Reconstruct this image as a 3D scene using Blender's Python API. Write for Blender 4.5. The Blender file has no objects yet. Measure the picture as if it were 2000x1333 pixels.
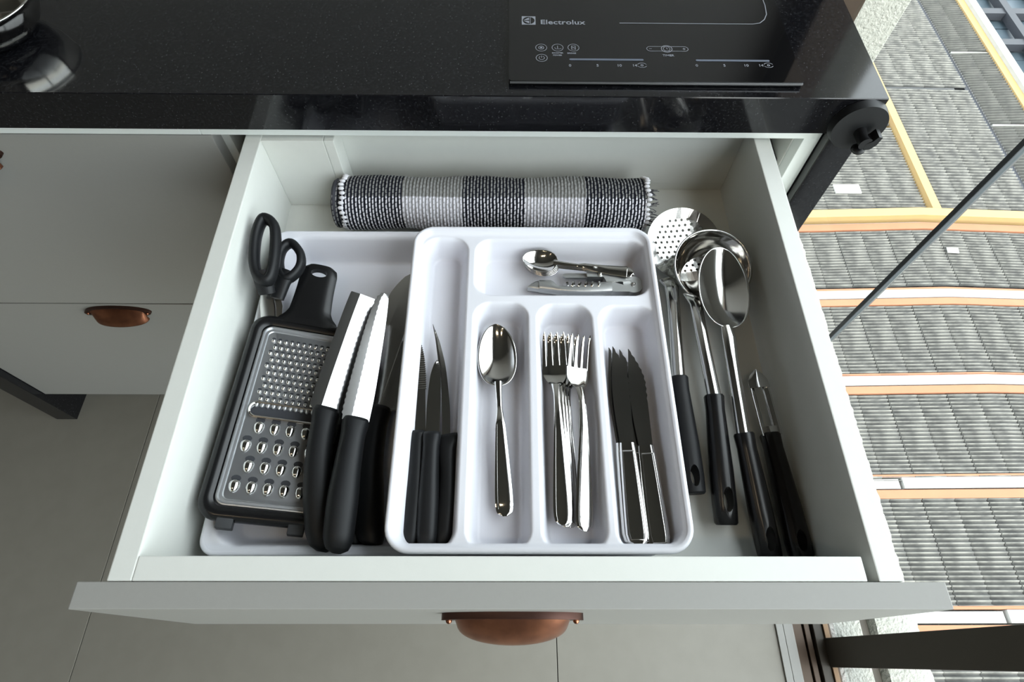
import bpy, bmesh, math, random
import numpy as np
from mathutils import Vector, Matrix, Euler

random.seed(7)
rng = np.random.RandomState(7)
C = bpy.context.scene.collection
sc = bpy.context.scene
PI = math.pi

# ------------------------------------------------------------------ camera
F_PX = 1134.1
PITCH, YAW, ROLL = math.radians(61.198), math.radians(0.9398), math.radians(-1.0472)
CAM = np.array([0.0, 0.0, 1.2])
_cp, _sp, _cy, _sy = math.cos(PITCH), math.sin(PITCH), math.cos(YAW), math.sin(YAW)
_fw = np.array([_sy * _cp, _cy * _cp, -_sp])
_r = np.array([_cy, -_sy, 0.0])
_d = np.cross(_fw, _r)
_cr, _sr = math.cos(ROLL), math.sin(ROLL)
R_R = _cr * _r + _sr * _d
R_D = -_sr * _r + _cr * _d
cam = bpy.data.cameras.new('camera')
cam.sensor_width = 36
cam.lens = F_PX / 2000 * 36
cam.clip_start = 0.02
cam.clip_end = 300
cam_o = bpy.data.objects.new('camera', cam)
C.objects.link(cam_o)
m = Matrix.Identity(4)
for i in range(3):
    m[i][0] = R_R[i]; m[i][1] = -R_D[i]; m[i][2] = -_fw[i]; m[i][3] = CAM[i]
cam_o.matrix_world = m
sc.camera = cam_o


def at(px, py, z):
    """a point of the photograph measured back onto the horizontal plane at height z"""
    v = R_R * (px - 1000) + R_D * (py - 666.5) + _fw * F_PX
    s = (z - CAM[2]) / v[2]
    p = CAM + v * s
    return Vector((p[0], p[1], z))


# ------------------------------------------------------------------ world, sun, lights, exposure
sc.view_settings.view_transform = 'Standard'
sc.view_settings.look = 'None'
sc.view_settings.gamma = 1
sc.view_settings.use_curve_mapping = False
sc.view_settings.exposure = 0.42
w = bpy.data.worlds.new('world'); sc.world = w; w.use_nodes = True
nt = w.node_tree
bg = nt.nodes['Background']
sky = nt.nodes.new('ShaderNodeTexSky')
sky.sky_type = 'NISHITA'
sky.sun_disc = False
sky.sun_elevation = math.radians(58)
sky.sun_rotation = math.radians(170)
sky.air_density = 1.2
sky.dust_density = 2.0
mixw = nt.nodes.new('ShaderNodeMixRGB')
mixw.inputs[0].default_value = 0.75
nt.links.new(sky.outputs[0], mixw.inputs[1])
mixw.inputs[2].default_value = (5.0, 5.0, 4.9, 1)      # thin bright cloud mixed into the blue
nt.links.new(mixw.outputs[0], bg.inputs[0])
bg.inputs[1].default_value = 1.0

sun = bpy.data.lights.new('sun', 'SUN'); sun.energy = 3.2; sun.angle = math.radians(0.6)
sun.color = (1.0, 0.95, 0.86)
sun_o = bpy.data.objects.new('sun', sun); C.objects.link(sun_o)
sun_o.rotation_euler = Vector((-0.06, 0.85, -0.86)).to_track_quat('-Z', 'Y').to_euler()
# the window opening, marked as a portal so the sky light is sampled through it
pl = bpy.data.lights.new('window_daylight', 'AREA'); pl.shape = 'RECTANGLE'; pl.size = 3.3; pl.size_y = 2.3
pl.cycles.is_portal = True
pl_o = bpy.data.objects.new('window_daylight', pl); C.objects.link(pl_o)
pl_o.location = (0.68, -0.55, 1.15)
pl_o.rotation_euler = (0, math.radians(90), 0)
# rotate so the light looks into the room (-x) with its long side along y
pl_o.rotation_euler = Matrix(((0, 0, 1), (1, 0, 0), (0, 1, 0))).to_euler()
sc.cycles.max_bounces = 8
sc.cycles.transparent_max_bounces = 12
sc.cycles.caustics_reflective = False
sc.cycles.sample_clamp_indirect = 6

# ------------------------------------------------------------------ materials
def mat(name, col, rough=0.5, metal=0.0, spec=0.5, noise=None, bump=None, coat=0.0):
    """noise=(scale, amount, second colour), bump=(scale, strength, distance)"""
    M = bpy.data.materials.new(name); M.use_nodes = True
    t = M.node_tree; b = t.nodes['Principled BSDF']
    b.inputs['Base Color'].default_value = (*col, 1)
    b.inputs['Roughness'].default_value = rough
    b.inputs['Metallic'].default_value = metal
    b.inputs['Specular IOR Level'].default_value = spec
    b.inputs['Coat Weight'].default_value = coat
    tc = t.nodes.new('ShaderNodeTexCoord')
    if noise:
        n = t.nodes.new('ShaderNodeTexNoise'); n.inputs['Scale'].default_value = noise[0]
        n.inputs['Detail'].default_value = 6
        t.links.new(tc.outputs['Object'], n.inputs['Vector'])
        r = t.nodes.new('ShaderNodeValToRGB')
        lo, hi = noise[3] if len(noise) > 3 else (0.35, 0.65)
        r.color_ramp.elements[0].position = lo; r.color_ramp.elements[1].position = hi
        r.color_ramp.elements[0].color = (*col, 1)
        c2 = noise[2]
        a = noise[1]
        r.color_ramp.elements[1].color = (*[col[i] * (1 - a) + c2[i] * a for i in range(3)], 1)
        t.links.new(n.outputs['Fac'], r.inputs['Fac'])
        t.links.new(r.outputs['Color'], b.inputs['Base Color'])
    if bump:
        n = t.nodes.new('ShaderNodeTexNoise'); n.inputs['Scale'].default_value = bump[0]
        n.inputs['Detail'].default_value = 4
        t.links.new(tc.outputs['Object'], n.inputs['Vector'])
        bm_ = t.nodes.new('ShaderNodeBump'); bm_.inputs['Strength'].default_value = bump[1]
        bm_.inputs['Distance'].default_value = bump[2]
        t.links.new(n.outputs['Fac'], bm_.inputs['Height'])
        t.links.new(bm_.outputs['Normal'], b.inputs['Normal'])
    return M


MEL = mat('white_melamine', (0.61, 0.618, 0.585), 0.45, noise=(90, 0.3, (0.58, 0.59, 0.555)), bump=(700, 0.05, 0.0005))
EDGE = mat('edge_band', (0.72, 0.75, 0.73), 0.5)
PAINT = mat('grey_lacquer', (0.262, 0.258, 0.243), 0.5, bump=(900, 0.06, 0.0004), noise=(300, 0.25, (0.28, 0.276, 0.262)))
PLASTIC = mat('white_plastic', (0.68, 0.68, 0.725), 0.38, spec=0.5)
GRANITE = mat('black_granite', (0.004, 0.004, 0.005), 0.09, spec=0.5, noise=(420, 0.8, (0.022, 0.023, 0.026), (0.50, 0.78)))
GLASSBLK = mat('black_glass', (0.0045, 0.0045, 0.005), 0.04, spec=0.6)
STEEL = mat('polished_steel', (0.66, 0.65, 0.63), 0.11, 1.0)
STEEL2 = mat('blade_steel', (0.64, 0.635, 0.63), 0.13, 1.0)
DSTEEL = mat('grater_steel', (0.50, 0.51, 0.53), 0.40, 1.0)
BLK = mat('soft_black_plastic', (0.0075, 0.008, 0.009), 0.48, spec=0.28)
BLKG = mat('glossy_black_plastic', (0.006, 0.006, 0.0065), 0.25, spec=0.38)
COPPER = mat('antique_copper', (0.46, 0.20, 0.115), 0.27, 1.0, noise=(60, 0.6, (0.22, 0.09, 0.06)))
COPD = mat('dark_copper', (0.10, 0.055, 0.045), 0.35, 1.0)
WALL = mat('wall_paint', (0.19, 0.175, 0.155), 0.8)
CEIL = mat('ceiling_paint', (0.17, 0.165, 0.15), 0.8)
FLOOR = mat('porcelain_tile', (0.20, 0.188, 0.16), 0.42, noise=(30, 0.4, (0.225, 0.213, 0.183)))
GROUT = mat('grout', (0.10, 0.10, 0.095), 0.8)
BROWN = mat('bronze_aluminium', (0.060, 0.040, 0.027), 0.35, 0.5)
OLIVE = mat('brown_mullion', (0.052, 0.045, 0.036), 0.5, 0.3)
TAN = mat('worn_bronze_edge', (0.15, 0.095, 0.055), 0.35, 0.6)
STUCCO = mat('stucco', (0.26, 0.265, 0.24), 0.9, noise=(120, 0.6, (0.34, 0.34, 0.31)), bump=(160, 0.9, 0.006))
GASKET = mat('grey_gasket', (0.20, 0.22, 0.24), 0.3, 0.6)
ROOF = mat('fibre_cement', (0.036, 0.036, 0.035), 0.9, noise=(2.4, 1.0, (0.082, 0.081, 0.076), (0.38, 0.68)))
ROOFD = mat('fibre_cement_shaded', (0.034, 0.034, 0.032), 0.9, noise=(2.0, 1.0, (0.062, 0.060, 0.055), (0.4, 0.7)))  # darker copy of the roof cement, the far slope's shade put into its colour
ORANGE = mat('terracotta_paint', (0.25, 0.095, 0.048), 0.8, noise=(2, 0.5, (0.27, 0.115, 0.058)))
YELLOW = mat('ochre_paint', (0.29, 0.20, 0.078), 0.8, noise=(1.5, 0.5, (0.28, 0.17, 0.078)))
WHITE = mat('white_wash', (0.29, 0.29, 0.275), 0.8, noise=(3, 0.7, (0.24, 0.24, 0.23), (0.5, 0.75)))
BLUE = mat('blue_grey_roof', (0.035, 0.052, 0.065), 0.4, noise=(1.2, 0.8, (0.06, 0.08, 0.10)))
DARKB = mat('dark_beam', (0.02, 0.022, 0.028), 0.6)
PRINT = mat('grey_print', (0.22, 0.23, 0.26), 0.4)
PRINTB = mat('blue_grey_print', (0.10, 0.115, 0.15), 0.4)
SLIDE = mat('zinc_slide', (0.30, 0.30, 0.31), 0.4, 0.9)
ASPH = mat('street', (0.06, 0.06, 0.06), 0.9)


def add_crest(M, pale):     # the ribs' crests are coloured paler than the troughs
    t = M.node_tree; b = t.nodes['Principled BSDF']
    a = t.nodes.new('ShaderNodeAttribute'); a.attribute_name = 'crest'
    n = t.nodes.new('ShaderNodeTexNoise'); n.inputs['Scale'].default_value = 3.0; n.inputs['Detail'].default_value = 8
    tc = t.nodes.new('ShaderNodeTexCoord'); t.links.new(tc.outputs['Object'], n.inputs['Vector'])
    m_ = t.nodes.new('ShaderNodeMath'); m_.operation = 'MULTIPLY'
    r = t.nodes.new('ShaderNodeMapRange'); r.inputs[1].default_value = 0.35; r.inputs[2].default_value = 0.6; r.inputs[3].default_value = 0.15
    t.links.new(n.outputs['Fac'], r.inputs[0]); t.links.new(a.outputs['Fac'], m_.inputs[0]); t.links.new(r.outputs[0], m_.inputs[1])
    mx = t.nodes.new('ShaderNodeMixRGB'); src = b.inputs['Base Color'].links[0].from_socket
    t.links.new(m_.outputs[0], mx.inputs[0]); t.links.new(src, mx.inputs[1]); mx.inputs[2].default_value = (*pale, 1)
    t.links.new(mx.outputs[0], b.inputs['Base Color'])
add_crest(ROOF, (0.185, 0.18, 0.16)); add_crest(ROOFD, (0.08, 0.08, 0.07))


def add_flecks(M):          # pale crystals scattered in the granite
    t = M.node_tree; b = t.nodes['Principled BSDF']
    tc = t.nodes.new('ShaderNodeTexCoord')
    v = t.nodes.new('ShaderNodeTexVoronoi'); v.inputs['Scale'].default_value = 260
    t.links.new(tc.outputs['Object'], v.inputs['Vector'])
    r = t.nodes.new('ShaderNodeValToRGB'); r.color_ramp.elements[0].position = 0.08; r.color_ramp.elements[1].position = 0.17
    r.color_ramp.elements[0].color = (0.6, 0.6, 0.6, 1); r.color_ramp.elements[1].color = (0, 0, 0, 1)
    t.links.new(v.outputs['Distance'], r.inputs['Fac'])
    mx = t.nodes.new('ShaderNodeMixRGB')
    src = b.inputs['Base Color'].links[0].from_socket
    t.links.new(r.outputs[0], mx.inputs[0]); t.links.new(src, mx.inputs[1]); mx.inputs[2].default_value = (0.055, 0.056, 0.06, 1)
    t.links.new(mx.outputs[0], b.inputs['Base Color'])
add_flecks(GRANITE)

PANE = bpy.data.materials.new('window_glass'); PANE.use_nodes = True
_t = PANE.node_tree; _t.nodes.clear()
_o = _t.nodes.new('ShaderNodeOutputMaterial'); _mx = _t.nodes.new('ShaderNodeMixShader')
_tr = _t.nodes.new('ShaderNodeBsdfTransparent'); _tr.inputs[0].default_value = (0.93, 0.96, 0.95, 1)
_gl = _t.nodes.new('ShaderNodeBsdfGlossy'); _gl.inputs['Roughness'].default_value = 0.01
_lw = _t.nodes.new('ShaderNodeLayerWeight'); _lw.inputs[0].default_value = 0.5
_pw = _t.nodes.new('ShaderNodeMath'); _pw.operation = 'POWER'; _pw.inputs[1].default_value = 5.0
_fr = _t.nodes.new('ShaderNodeMath'); _fr.operation = 'MULTIPLY_ADD'; _fr.inputs[1].default_value = 0.9; _fr.inputs[2].default_value = 0.02
_t.links.new(_lw.outputs['Facing'], _pw.inputs[0]); _t.links.new(_pw.outputs[0], _fr.inputs[0])
_t.links.new(_fr.outputs[0], _mx.inputs[0]); _t.links.new(_tr.outputs[0], _mx.inputs[1]); _t.links.new(_gl.outputs[0], _mx.inputs[2])
_t.links.new(_mx.outputs[0], _o.inputs[0])

LAMP = bpy.data.materials.new('lamp_glow'); LAMP.use_nodes = True
_b = LAMP.node_tree.nodes['Principled BSDF']
_b.inputs['Emission Color'].default_value = (1.0, 0.80, 0.55, 1); _b.inputs['Emission Strength'].default_value = 45

YARN = bpy.data.materials.new('woven_cotton'); YARN.use_nodes = True
_b = YARN.node_tree.nodes['Principled BSDF']; _b.inputs['Roughness'].default_value = 0.9; _b.inputs['Specular IOR Level'].default_value = 0.1
_a = YARN.node_tree.nodes.new('ShaderNodeAttribute'); _a.attribute_name = 'Col'
YARN.node_tree.links.new(_a.outputs['Color'], _b.inputs['Base Color'])

# ------------------------------------------------------------------ mesh helpers
def obj(name, me_or_bm, material, parent=None, smooth=False):
    if isinstance(me_or_bm, bmesh.types.BMesh):
        me = bpy.data.meshes.new(name)
        bmesh.ops.recalc_face_normals(me_or_bm, faces=me_or_bm.faces[:])
        me_or_bm.to_mesh(me); me_or_bm.free()
    else:
        me = me_or_bm
    if material and not me.materials:
        me.materials.append(material)
    if smooth:
        me.polygons.foreach_set('use_smooth', [True] * len(me.polygons))
        me.update()
        if smooth != 'all':
            try:
                me.set_sharp_from_angle(angle=math.radians(40))
            except Exception:
                pass
    o = bpy.data.objects.new(name, me)
    C.objects.link(o)
    if parent: o.parent = parent
    return o


def tag(o, label, cat, group=None):
    o['label'] = label; o['category'] = cat
    if group: o['group'] = group
    return o


def thing(name, label, cat, loc=(0, 0, 0), group=None):
    o = bpy.data.objects.new(name, None); C.objects.link(o)
    o.empty_display_size = 0.02
    o.location = loc
    return tag(o, label, cat, group)


def struct(o):
    o['kind'] = 'structure'
    return o


def add_box(bm, x0, x1, y0, y1, z0, z1, bev=0.0):
    r = bmesh.ops.create_cube(bm, size=1)
    bmesh.ops.scale(bm, verts=r['verts'], vec=(x1 - x0, y1 - y0, z1 - z0))
    bmesh.ops.translate(bm, verts=r['verts'], vec=((x0 + x1) / 2, (y0 + y1) / 2, (z0 + z1) / 2))
    if bev:
        es = list({e for v in r['verts'] for e in v.link_edges})
        bmesh.ops.bevel(bm, geom=es, offset=bev, segments=2, affect='EDGES', profile=0.6)
    return bm


def box(name, x0, x1, y0, y1, z0, z1, material, parent=None, bev=0.0015):
    return obj(name, add_box(bmesh.new(), x0, x1, y0, y1, z0, z1, bev), material, parent)


def loft(rings, closed=True, cap=True, bm=None):
    bm = bm or bmesh.new()
    R = [[bm.verts.new(p) for p in ring] for ring in rings]
    n = len(rings[0])
    for a, b in zip(R[:-1], R[1:]):
        for i in range(n if closed else n - 1):
            j = (i + 1) % n
            bm.faces.new((a[i], a[j], b[j], b[i]))
    if cap and closed:
        bm.faces.new(R[0][::-1]); bm.faces.new(R[-1])
    return bm


def ring(cx, y, cz, hw, hh, n=16, p=2.5, rot=0.0):
    """superellipse ring in the local XZ plane at station y"""
    out = []
    for i in range(n):
        a = 2 * PI * i / n
        c, s = math.cos(a), math.sin(a)
        x = hw * math.copysign(abs(c) ** (2 / p), c); z = hh * math.copysign(abs(s) ** (2 / p), s)
        out.append((cx + x * math.cos(rot) - z * math.sin(rot), y, cz + x * math.sin(rot) + z * math.cos(rot)))
    return out


def strip(stations, n=8, bm=None):
    """stations: (y, cx, hw, z, th, dish[, shear]) ; dish>0 lowers the centre line. closed solid."""
    rings = []
    for s in stations:
        y, cx, hw, z, th, dish = s[:6]
        sh = s[6] if len(s) > 6 else 0
        top, bot = [], []
        for i in range(n + 1):
            u = -1 + 2 * i / n
            zz = z - dish * (1 - u * u)
            yy = y + sh * u
            e = 0.35 + 0.65 * (1 - abs(u) ** 6)
            top.append((cx + u * hw, yy, zz + th * e / 2))
            bot.append((cx + u * hw, yy, zz - th * e / 2))
        rings.append(top + bot[::-1])
    return loft(rings, bm=bm)


def interp(keys, n):
    """smooth (Catmull/cosine free) resampling of key rows by the first column"""
    k = np.array(keys, float)
    t = np.linspace(k[0, 0], k[-1, 0], n)
    t = np.unique(np.concatenate([t, k[:, 0]]))
    out = [t]
    # monotone cubic by finite differences
    for c in range(1, k.shape[1]):
        x, y = k[:, 0], k[:, c]
        h = np.diff(x); dl = np.diff(y) / h
        mm = np.zeros_like(y)
        mm[1:-1] = np.where(dl[:-1] * dl[1:] > 0, 2 * dl[:-1] * dl[1:] / (dl[:-1] + dl[1:] + 1e-12), 0)
        mm[0], mm[-1] = dl[0], dl[-1]
        idx = np.clip(np.searchsorted(x, t, side='right') - 1, 0, len(x) - 2)
        s = (t - x[idx]) / h[idx]
        h00 = 2 * s**3 - 3 * s**2 + 1; h10 = s**3 - 2 * s**2 + s; h01 = -2 * s**3 + 3 * s**2; h11 = s**3 - s**2
        out.append(h00 * y[idx] + h10 * h[idx] * mm[idx] + h01 * y[idx + 1] + h11 * h[idx] * mm[idx + 1])
    return [tuple(r) for r in np.array(out).T]


def outline(points, th, bm=None, z0=0.0, zf=None):
    """prism from a 2D outline (local XY)"""
    bm = bm or bmesh.new()
    lo = [bm.verts.new((x, y, z0 + (zf(x, y) if zf else 0))) for x, y in points]
    hi = [bm.verts.new((x, y, z0 + th + (zf(x, y) if zf else 0))) for x, y in points]
    n = len(points)
    bm.faces.new(lo[::-1]); bm.faces.new(hi)
    for i in range(n):
        j = (i + 1) % n
        bm.faces.new((lo[i], lo[j], hi[j], hi[i]))
    return bm


def rrect(x0, x1, y0, y1, r, n=6):
    pts = []
    for cx, cy, a0 in ((x1 - r, y1 - r, 0), (x0 + r, y1 - r, 90), (x0 + r, y0 + r, 180), (x1 - r, y0 + r, 270)):
        for i in range(n + 1):
            a = math.radians(a0 + 90 * i / n)
            pts.append((cx + r * math.cos(a), cy + r * math.sin(a)))
    return pts


def sweep(path, hw, hh, n=10, closed=False, up=Vector((0, 0, 1)), p=2.2):
    """tube along path; hw/hh numbers or lists"""
    N = len(path); rings = []
    for i, q in enumerate(path):
        a = path[(i - 1) % N] if (closed or i > 0) else path[i]
        b = path[(i + 1) % N] if (closed or i < N - 1) else path[i]
        t = (Vector(b) - Vector(a)).normalized()
        s = t.cross(up)
        if s.length < 1e-4: s = Vector((1, 0, 0))
        s.normalize(); u = s.cross(t)
        w_ = hw[i] if isinstance(hw, (list, tuple)) else hw
        h_ = hh[i] if isinstance(hh, (list, tuple)) else hh
        rg = []
        for k in range(n):
            an = 2 * PI * k / n; c, s2 = math.cos(an), math.sin(an)
            rg.append(Vector(q) + s * (w_ * math.copysign(abs(c) ** (2 / p), c)) + u * (h_ * math.copysign(abs(s2) ** (2 / p), s2)))
        rings.append(rg)
    if closed:
        rings.append(rings[0])
        bm = loft(rings, cap=False)
        bmesh.ops.remove_doubles(bm, verts=bm.verts[:], dist=1e-6)
        return bm
    return loft(rings)


def place(o, p0, p1, roll=0.0):
    """stand the object's local +Y from p0 towards p1, +Z as near up as possible, rolled about Y"""
    y = (Vector(p1) - Vector(p0)).normalized()
    x = y.cross(Vector((0, 0, 1))).normalized()
    z = x.cross(y)
    M = Matrix((x, y, z)).transposed().to_4x4()
    M = Matrix.Translation(p0) @ M @ Matrix.Rotation(roll, 4, 'Y')
    o.matrix_world = M
    o.location, q, s = M.decompose()
    o.rotation_euler = q.to_euler()
    return o


def cut(o, cutter_bm):
    """carve the cutter out of the object's mesh and keep only the result"""
    me = bpy.data.meshes.new('c'); bmesh.ops.recalc_face_normals(cutter_bm, faces=cutter_bm.faces[:]); cutter_bm.to_mesh(me); cutter_bm.free()
    c = bpy.data.objects.new('c', me); C.objects.link(c)
    c.parent = o.parent
    md = o.modifiers.new('b', 'BOOLEAN'); md.operation = 'DIFFERENCE'; md.object = c; md.solver = 'EXACT'
    dg = bpy.context.evaluated_depsgraph_get()
    nm = bpy.data.meshes.new_from_object(o.evaluated_get(dg))
    o.modifiers.clear(); old = o.data; nmn = old.name; o.data = nm; bpy.data.meshes.remove(old); nm.name = nmn
    bpy.data.objects.remove(c); bpy.data.meshes.remove(me)


def dup(root, label, group=None):
    r = root.copy(); C.objects.link(r); r['label'] = label
    if group: r['group'] = group
    for ch in list(root.children):
        c = ch.copy(); C.objects.link(c); c.parent = r
        for g in list(ch.children):
            d = g.copy(); C.objects.link(d); d.parent = c
    return r


def text(name, s, size, loc, material, parent, depth=0.0001, bold=0.0):
    cu = bpy.data.curves.new(name, 'FONT'); cu.body = s; cu.size = size; cu.extrude = depth; cu.offset = bold
    cu.resolution_u = 3
    tmp = bpy.data.objects.new('t', cu); C.objects.link(tmp)
    dg = bpy.context.evaluated_depsgraph_get()
    me = bpy.data.meshes.new_from_object(tmp.evaluated_get(dg))
    bpy.data.objects.remove(tmp)
    me.materials.clear()
    o = obj(name, me, material, parent)
    o.location = loc
    return o


FL = -0.045        # floor level
# ------------------------------------------------------------------ room shell
floor = struct(box('floor', -3.0, 0.52, -2.6, 1.2, FL - 0.05, FL - 0.004, GROUT, None, 0))
tile_me = None
for ix in range(5):
    for iy in range(5):
        xa, xb = 0.096 - 0.9 * (ix), 0.096 - 0.9 * (ix - 1)
        xb2 = min(xb, 0.52); ya = 0.62 - 0.9 * iy; yb = ya + 0.9
        if xa < -3: xa = -3.0
        if ya < -2.6: ya = -2.6
        if yb > 1.2: yb = 1.2
        if xb2 - xa < 0.02: continue
        box('tile', xa + 0.0008, xb2 - 0.0008, ya + 0.0008, yb - 0.0008, FL - 0.004, FL, FLOOR, floor, 0.0006)
TILEW = mat('pale_wall_paint', (0.24, 0.235, 0.225), 0.6)
struct(box('wall_back', -3.1, 0.56, 1.12, 1.24, FL, 2.6, TILEW, None, 0))
struct(box('wall_left', -3.1, -3.0, -2.7, 1.24, FL, 2.6, WALL, None, 0))
struct(box('wall_front', -3.1, 0.62, -2.8, -2.6, FL, 2.6, WALL, None, 0))
struct(box('ceiling', -3.1, 0.86, -2.8, 1.3, 2.6, 2.75, CEIL, None, 0))  # unseen slab, extended past the window to keep direct sun out
struct(box('wall_right', 0.52, 0.66, -2.6, -2.0, FL, 2.6, WALL, None, 0))
struct(box('trim_1', 0.52, 0.66, -2.0, 1.12, 2.35, 2.6, WALL, None, 0))
# white threshold strip beside the window track
struct(box('trim_2', 0.5195, 0.533, -2.0, 1.03, FL - 0.03, FL + 0.004, PAINT, None, 0.001))
struct(box('trim_3', 0.5345, 0.553, -2.0, 1.03, FL - 0.03, FL + 0.002, PAINT, None, 0.001))
# outside ledge and pier
struct(box('trim_4', 0.624, 0.690, -2.6, 1.165, FL - 0.25, FL - 0.006, STUCCO, None, 0.002))
struct(box('trim_5', 0.690, 0.714, -2.6, 1.165, FL - 0.25, FL - 0.025, OLIVE, None, 0.001))


def rough_ledge():
    bm = bmesh.new(); n = 900; ys = np.linspace(-2.6, 1.165, n); rows = []
    prof = [(0.714, -0.30), (0.714, -0.022), (0.720, -0.006), (0.745, -0.003), (0.775, -0.004), (0.800, -0.010), (0.812, -0.022), (0.816, -0.05), (0.816, -0.30)]
    nz = rng.rand(n, 9)
    nz = (nz + np.roll(nz, 1, 0) + np.roll(nz, 2, 0)) / 3
    for i, y in enumerate(ys):
        rows.append([(x + (nz[i, k] - 0.5) * (0.0045 if 4 < k < 8 else 0.0), y, FL + z + (nz[i, k] - 0.5) * (0.0015 if 1 < k < 7 else 0)) for k, (x, z) in enumerate(prof)])
    return loft(rows, closed=True)
struct(obj('trim_6', rough_ledge(), STUCCO, None, True))
struct(box('wall_pier', 0.636, 0.812, 1.165, 1.5, -3.0, 2.6, STUCCO, None, 0.003))
struct(box('wall_facade', -3.1, 0.81, 1.5, 1.6, -3.0, 2.6, STUCCO, None, 0))
struct(box('wall_below', 0.40, 0.800, -2.6, 1.5, -20.0, FL - 0.26, STUCCO, None, 0))

win = thing('window_1', 'tall brown framed window right of the counter', 'window', (0.6, 0, FL))
del win['label'], win['category']; struct(win)


def wbox(name, x0, x1, y0, y1, z0, z1, m_, bev=0.001):
    return box(name, x0 - 0.6, x1 - 0.6, y0, y1, z0 - FL, z1 - FL, m_, win, bev)
wbox('track', 0.554, 0.574, -2.0, 1.03, FL - 0.02, FL - 0.006, BROWN)
wbox('track', 0.576, 0.5865, -2.0, 1.03, FL - 0.02, FL - 0.002, BROWN)
wbox('track', 0.591, 0.608, -2.0, 1.03, FL - 0.02, FL + 0.004, OLIVE)
wbox('track', 0.6085, 0.6185, -2.0, 1.03, FL - 0.02, FL + 0.008, TAN)
wbox('track', 0.6205, 0.6235, -2.0, 1.03, FL - 0.02, FL + 0.004, BROWN, 0)
wbox('track_bed', 0.553, 0.6235, -2.0, 1.03, FL - 0.05, FL - 0.02, DARKB, 0)
wbox('jamb', 0.56, 0.636, 1.03, 1.12, FL, 2.35, BROWN)
wbox('jamb', 0.56, 0.636, -2.06, -2.0, FL, 2.35, BROWN)
wbox('mullion', 0.607, 0.655, -0.0125, 0.0365, FL - 0.004, 2.30, OLIVE, 0.0015)
wbox('head_rail', 0.56, 0.65, -2.0, 1.03, 2.30, 2.36, BROWN)
o_ = wbox('glazing_joint', 0.6255, 0.6345, 0.5465, 0.5555, FL - 0.004, 2.30, GASKET, 0.0015)
wbox('glazing_joint', 0.6345, 0.637, 0.547, 0.555, FL - 0.004, 2.30, STEEL, 0.0005)
for a, b in ((0.037, 0.546), (0.556, 1.03), (-2.0, -0.0135)):
    wbox('pane', 0.629, 0.633, a, b, FL + 0.008, 2.30, PANE, 0)

for lx, ly, lw in ((-0.35, -0.5, 'behind the camera, second from the window'), (-0.15, -0.5, 'behind the camera, nearest the window'), (-1.3, -0.5, 'above the left base cabinet'),
                   (-0.8, -1.6, 'in the middle of the room'), (-2.2, -1.2, 'farthest from the window')):
    l = thing('ceiling_light', 'round recessed warm ceiling downlight ' + lw, 'lamp', (lx, ly, 2.6), 'ceiling downlights')
    bm = bmesh.new(); bmesh.ops.create_cone(bm, segments=24, radius1=0.045, radius2=0.045, depth=0.006, cap_ends=True)
    bmesh.ops.translate(bm, verts=bm.verts[:], vec=(0, 0, -0.006)); obj('bulb', bm, LAMP, l)
    bm = bmesh.new(); bmesh.ops.create_cone(bm, segments=24, radius1=0.06, radius2=0.06, depth=0.003, cap_ends=True)
    bmesh.ops.translate(bm, verts=bm.verts[:], vec=(0, 0, -0.0015)); obj('bezel', bm, WHITE, l)

# ------------------------------------------------------------------ worktop (granite) with its two slab legs
top = thing('countertop', 'polished black granite countertop with slab ends, holding the cooktop', 'countertop', (0, 0.477, 0.779))


def tbox(name, x0, x1, y0, y1, z0, z1, m_=GRANITE, bev=0.0012):
    return box(name, x0, x1, y0 - 0.477, y1 - 0.477, z0 - 0.779, z1 - 0.779, m_, top, bev)
# slab and its deeper front edge are one mitred piece
sec = [(0.0, 0.0015), (0.0125, 0.0015), (0.0125, 0.023), (0.638, 0.023), (0.638, 0.044), (0.0008, 0.044), (0.0, 0.0432)]
obj('slab', loft([[(x, y, z) for y, z in sec] for x in (-1.018, 0.3695)]), GRANITE, top)
tbox('slab_leg', 0.3355, 0.3693, 0.4775, 1.115, FL, 0.8015)
tbox('slab_leg', -1.018, -0.972, 0.4775, 1.115, FL, 0.8015)

# ------------------------------------------------------------------ base cabinets
cab = thing('base_cabinet', 'grey-fronted base cabinet under the cooktop, its top cutlery drawer pulled out', 'cabinet', (0, 0.508, FL + 0.11))


def part(root, name, x0, x1, y0, y1, z0, z1, m_, bev=0.0008):
    L = root.location
    return box(name, x0 - L.x, x1 - L.x, y0 - L.y, y1 - L.y, z0 - L.z, z1 - L.z, m_, root, bev)
part(cab, 'side_panel', 0.3165, 0.3345, 0.508, 1.08, FL + 0.11, 0.7785, MEL)
part(cab, 'side_panel', -0.3255, -0.3075, 0.508, 1.08, FL + 0.11, 0.7785, MEL)
part(cab, 'back_panel', -0.307, 0.316, 1.065, 1.08, FL + 0.11, 0.7785, MEL)
part(cab, 'bottom_panel', -0.307, 0.316, 0.509, 1.064, FL + 0.11, FL + 0.128, MEL)
part(cab, 'top_rail', -0.307, 0.316, 0.52, 0.62, 0.766, 0.7785, MEL)
part(cab, 'filler_strip', 0.3175, 0.3345, 0.4905, 0.5075, FL + 0.11, 0.762, EDGE)
part(cab, 'toe_kick', -0.326, 0.334, 0.56, 0.575, FL, FL + 0.10, PAINT)
part(cab, 'top_strip', -0.326, 0.3345, 0.4905, 0.508, 0.7612, 0.7785, EDGE)
part(cab, 'drawer_slide', 0.300, 0.316, 0.515, 0.98, 0.668, 0.708, SLIDE)
part(cab, 'drawer_slide', -0.307, -0.295, 0.515, 0.98, 0.668, 0.708, SLIDE)
part(cab, 'drawer_front', -0.3005, 0.3105, 0.49, 0.5075, 0.33, 0.545, PAINT)
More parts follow.
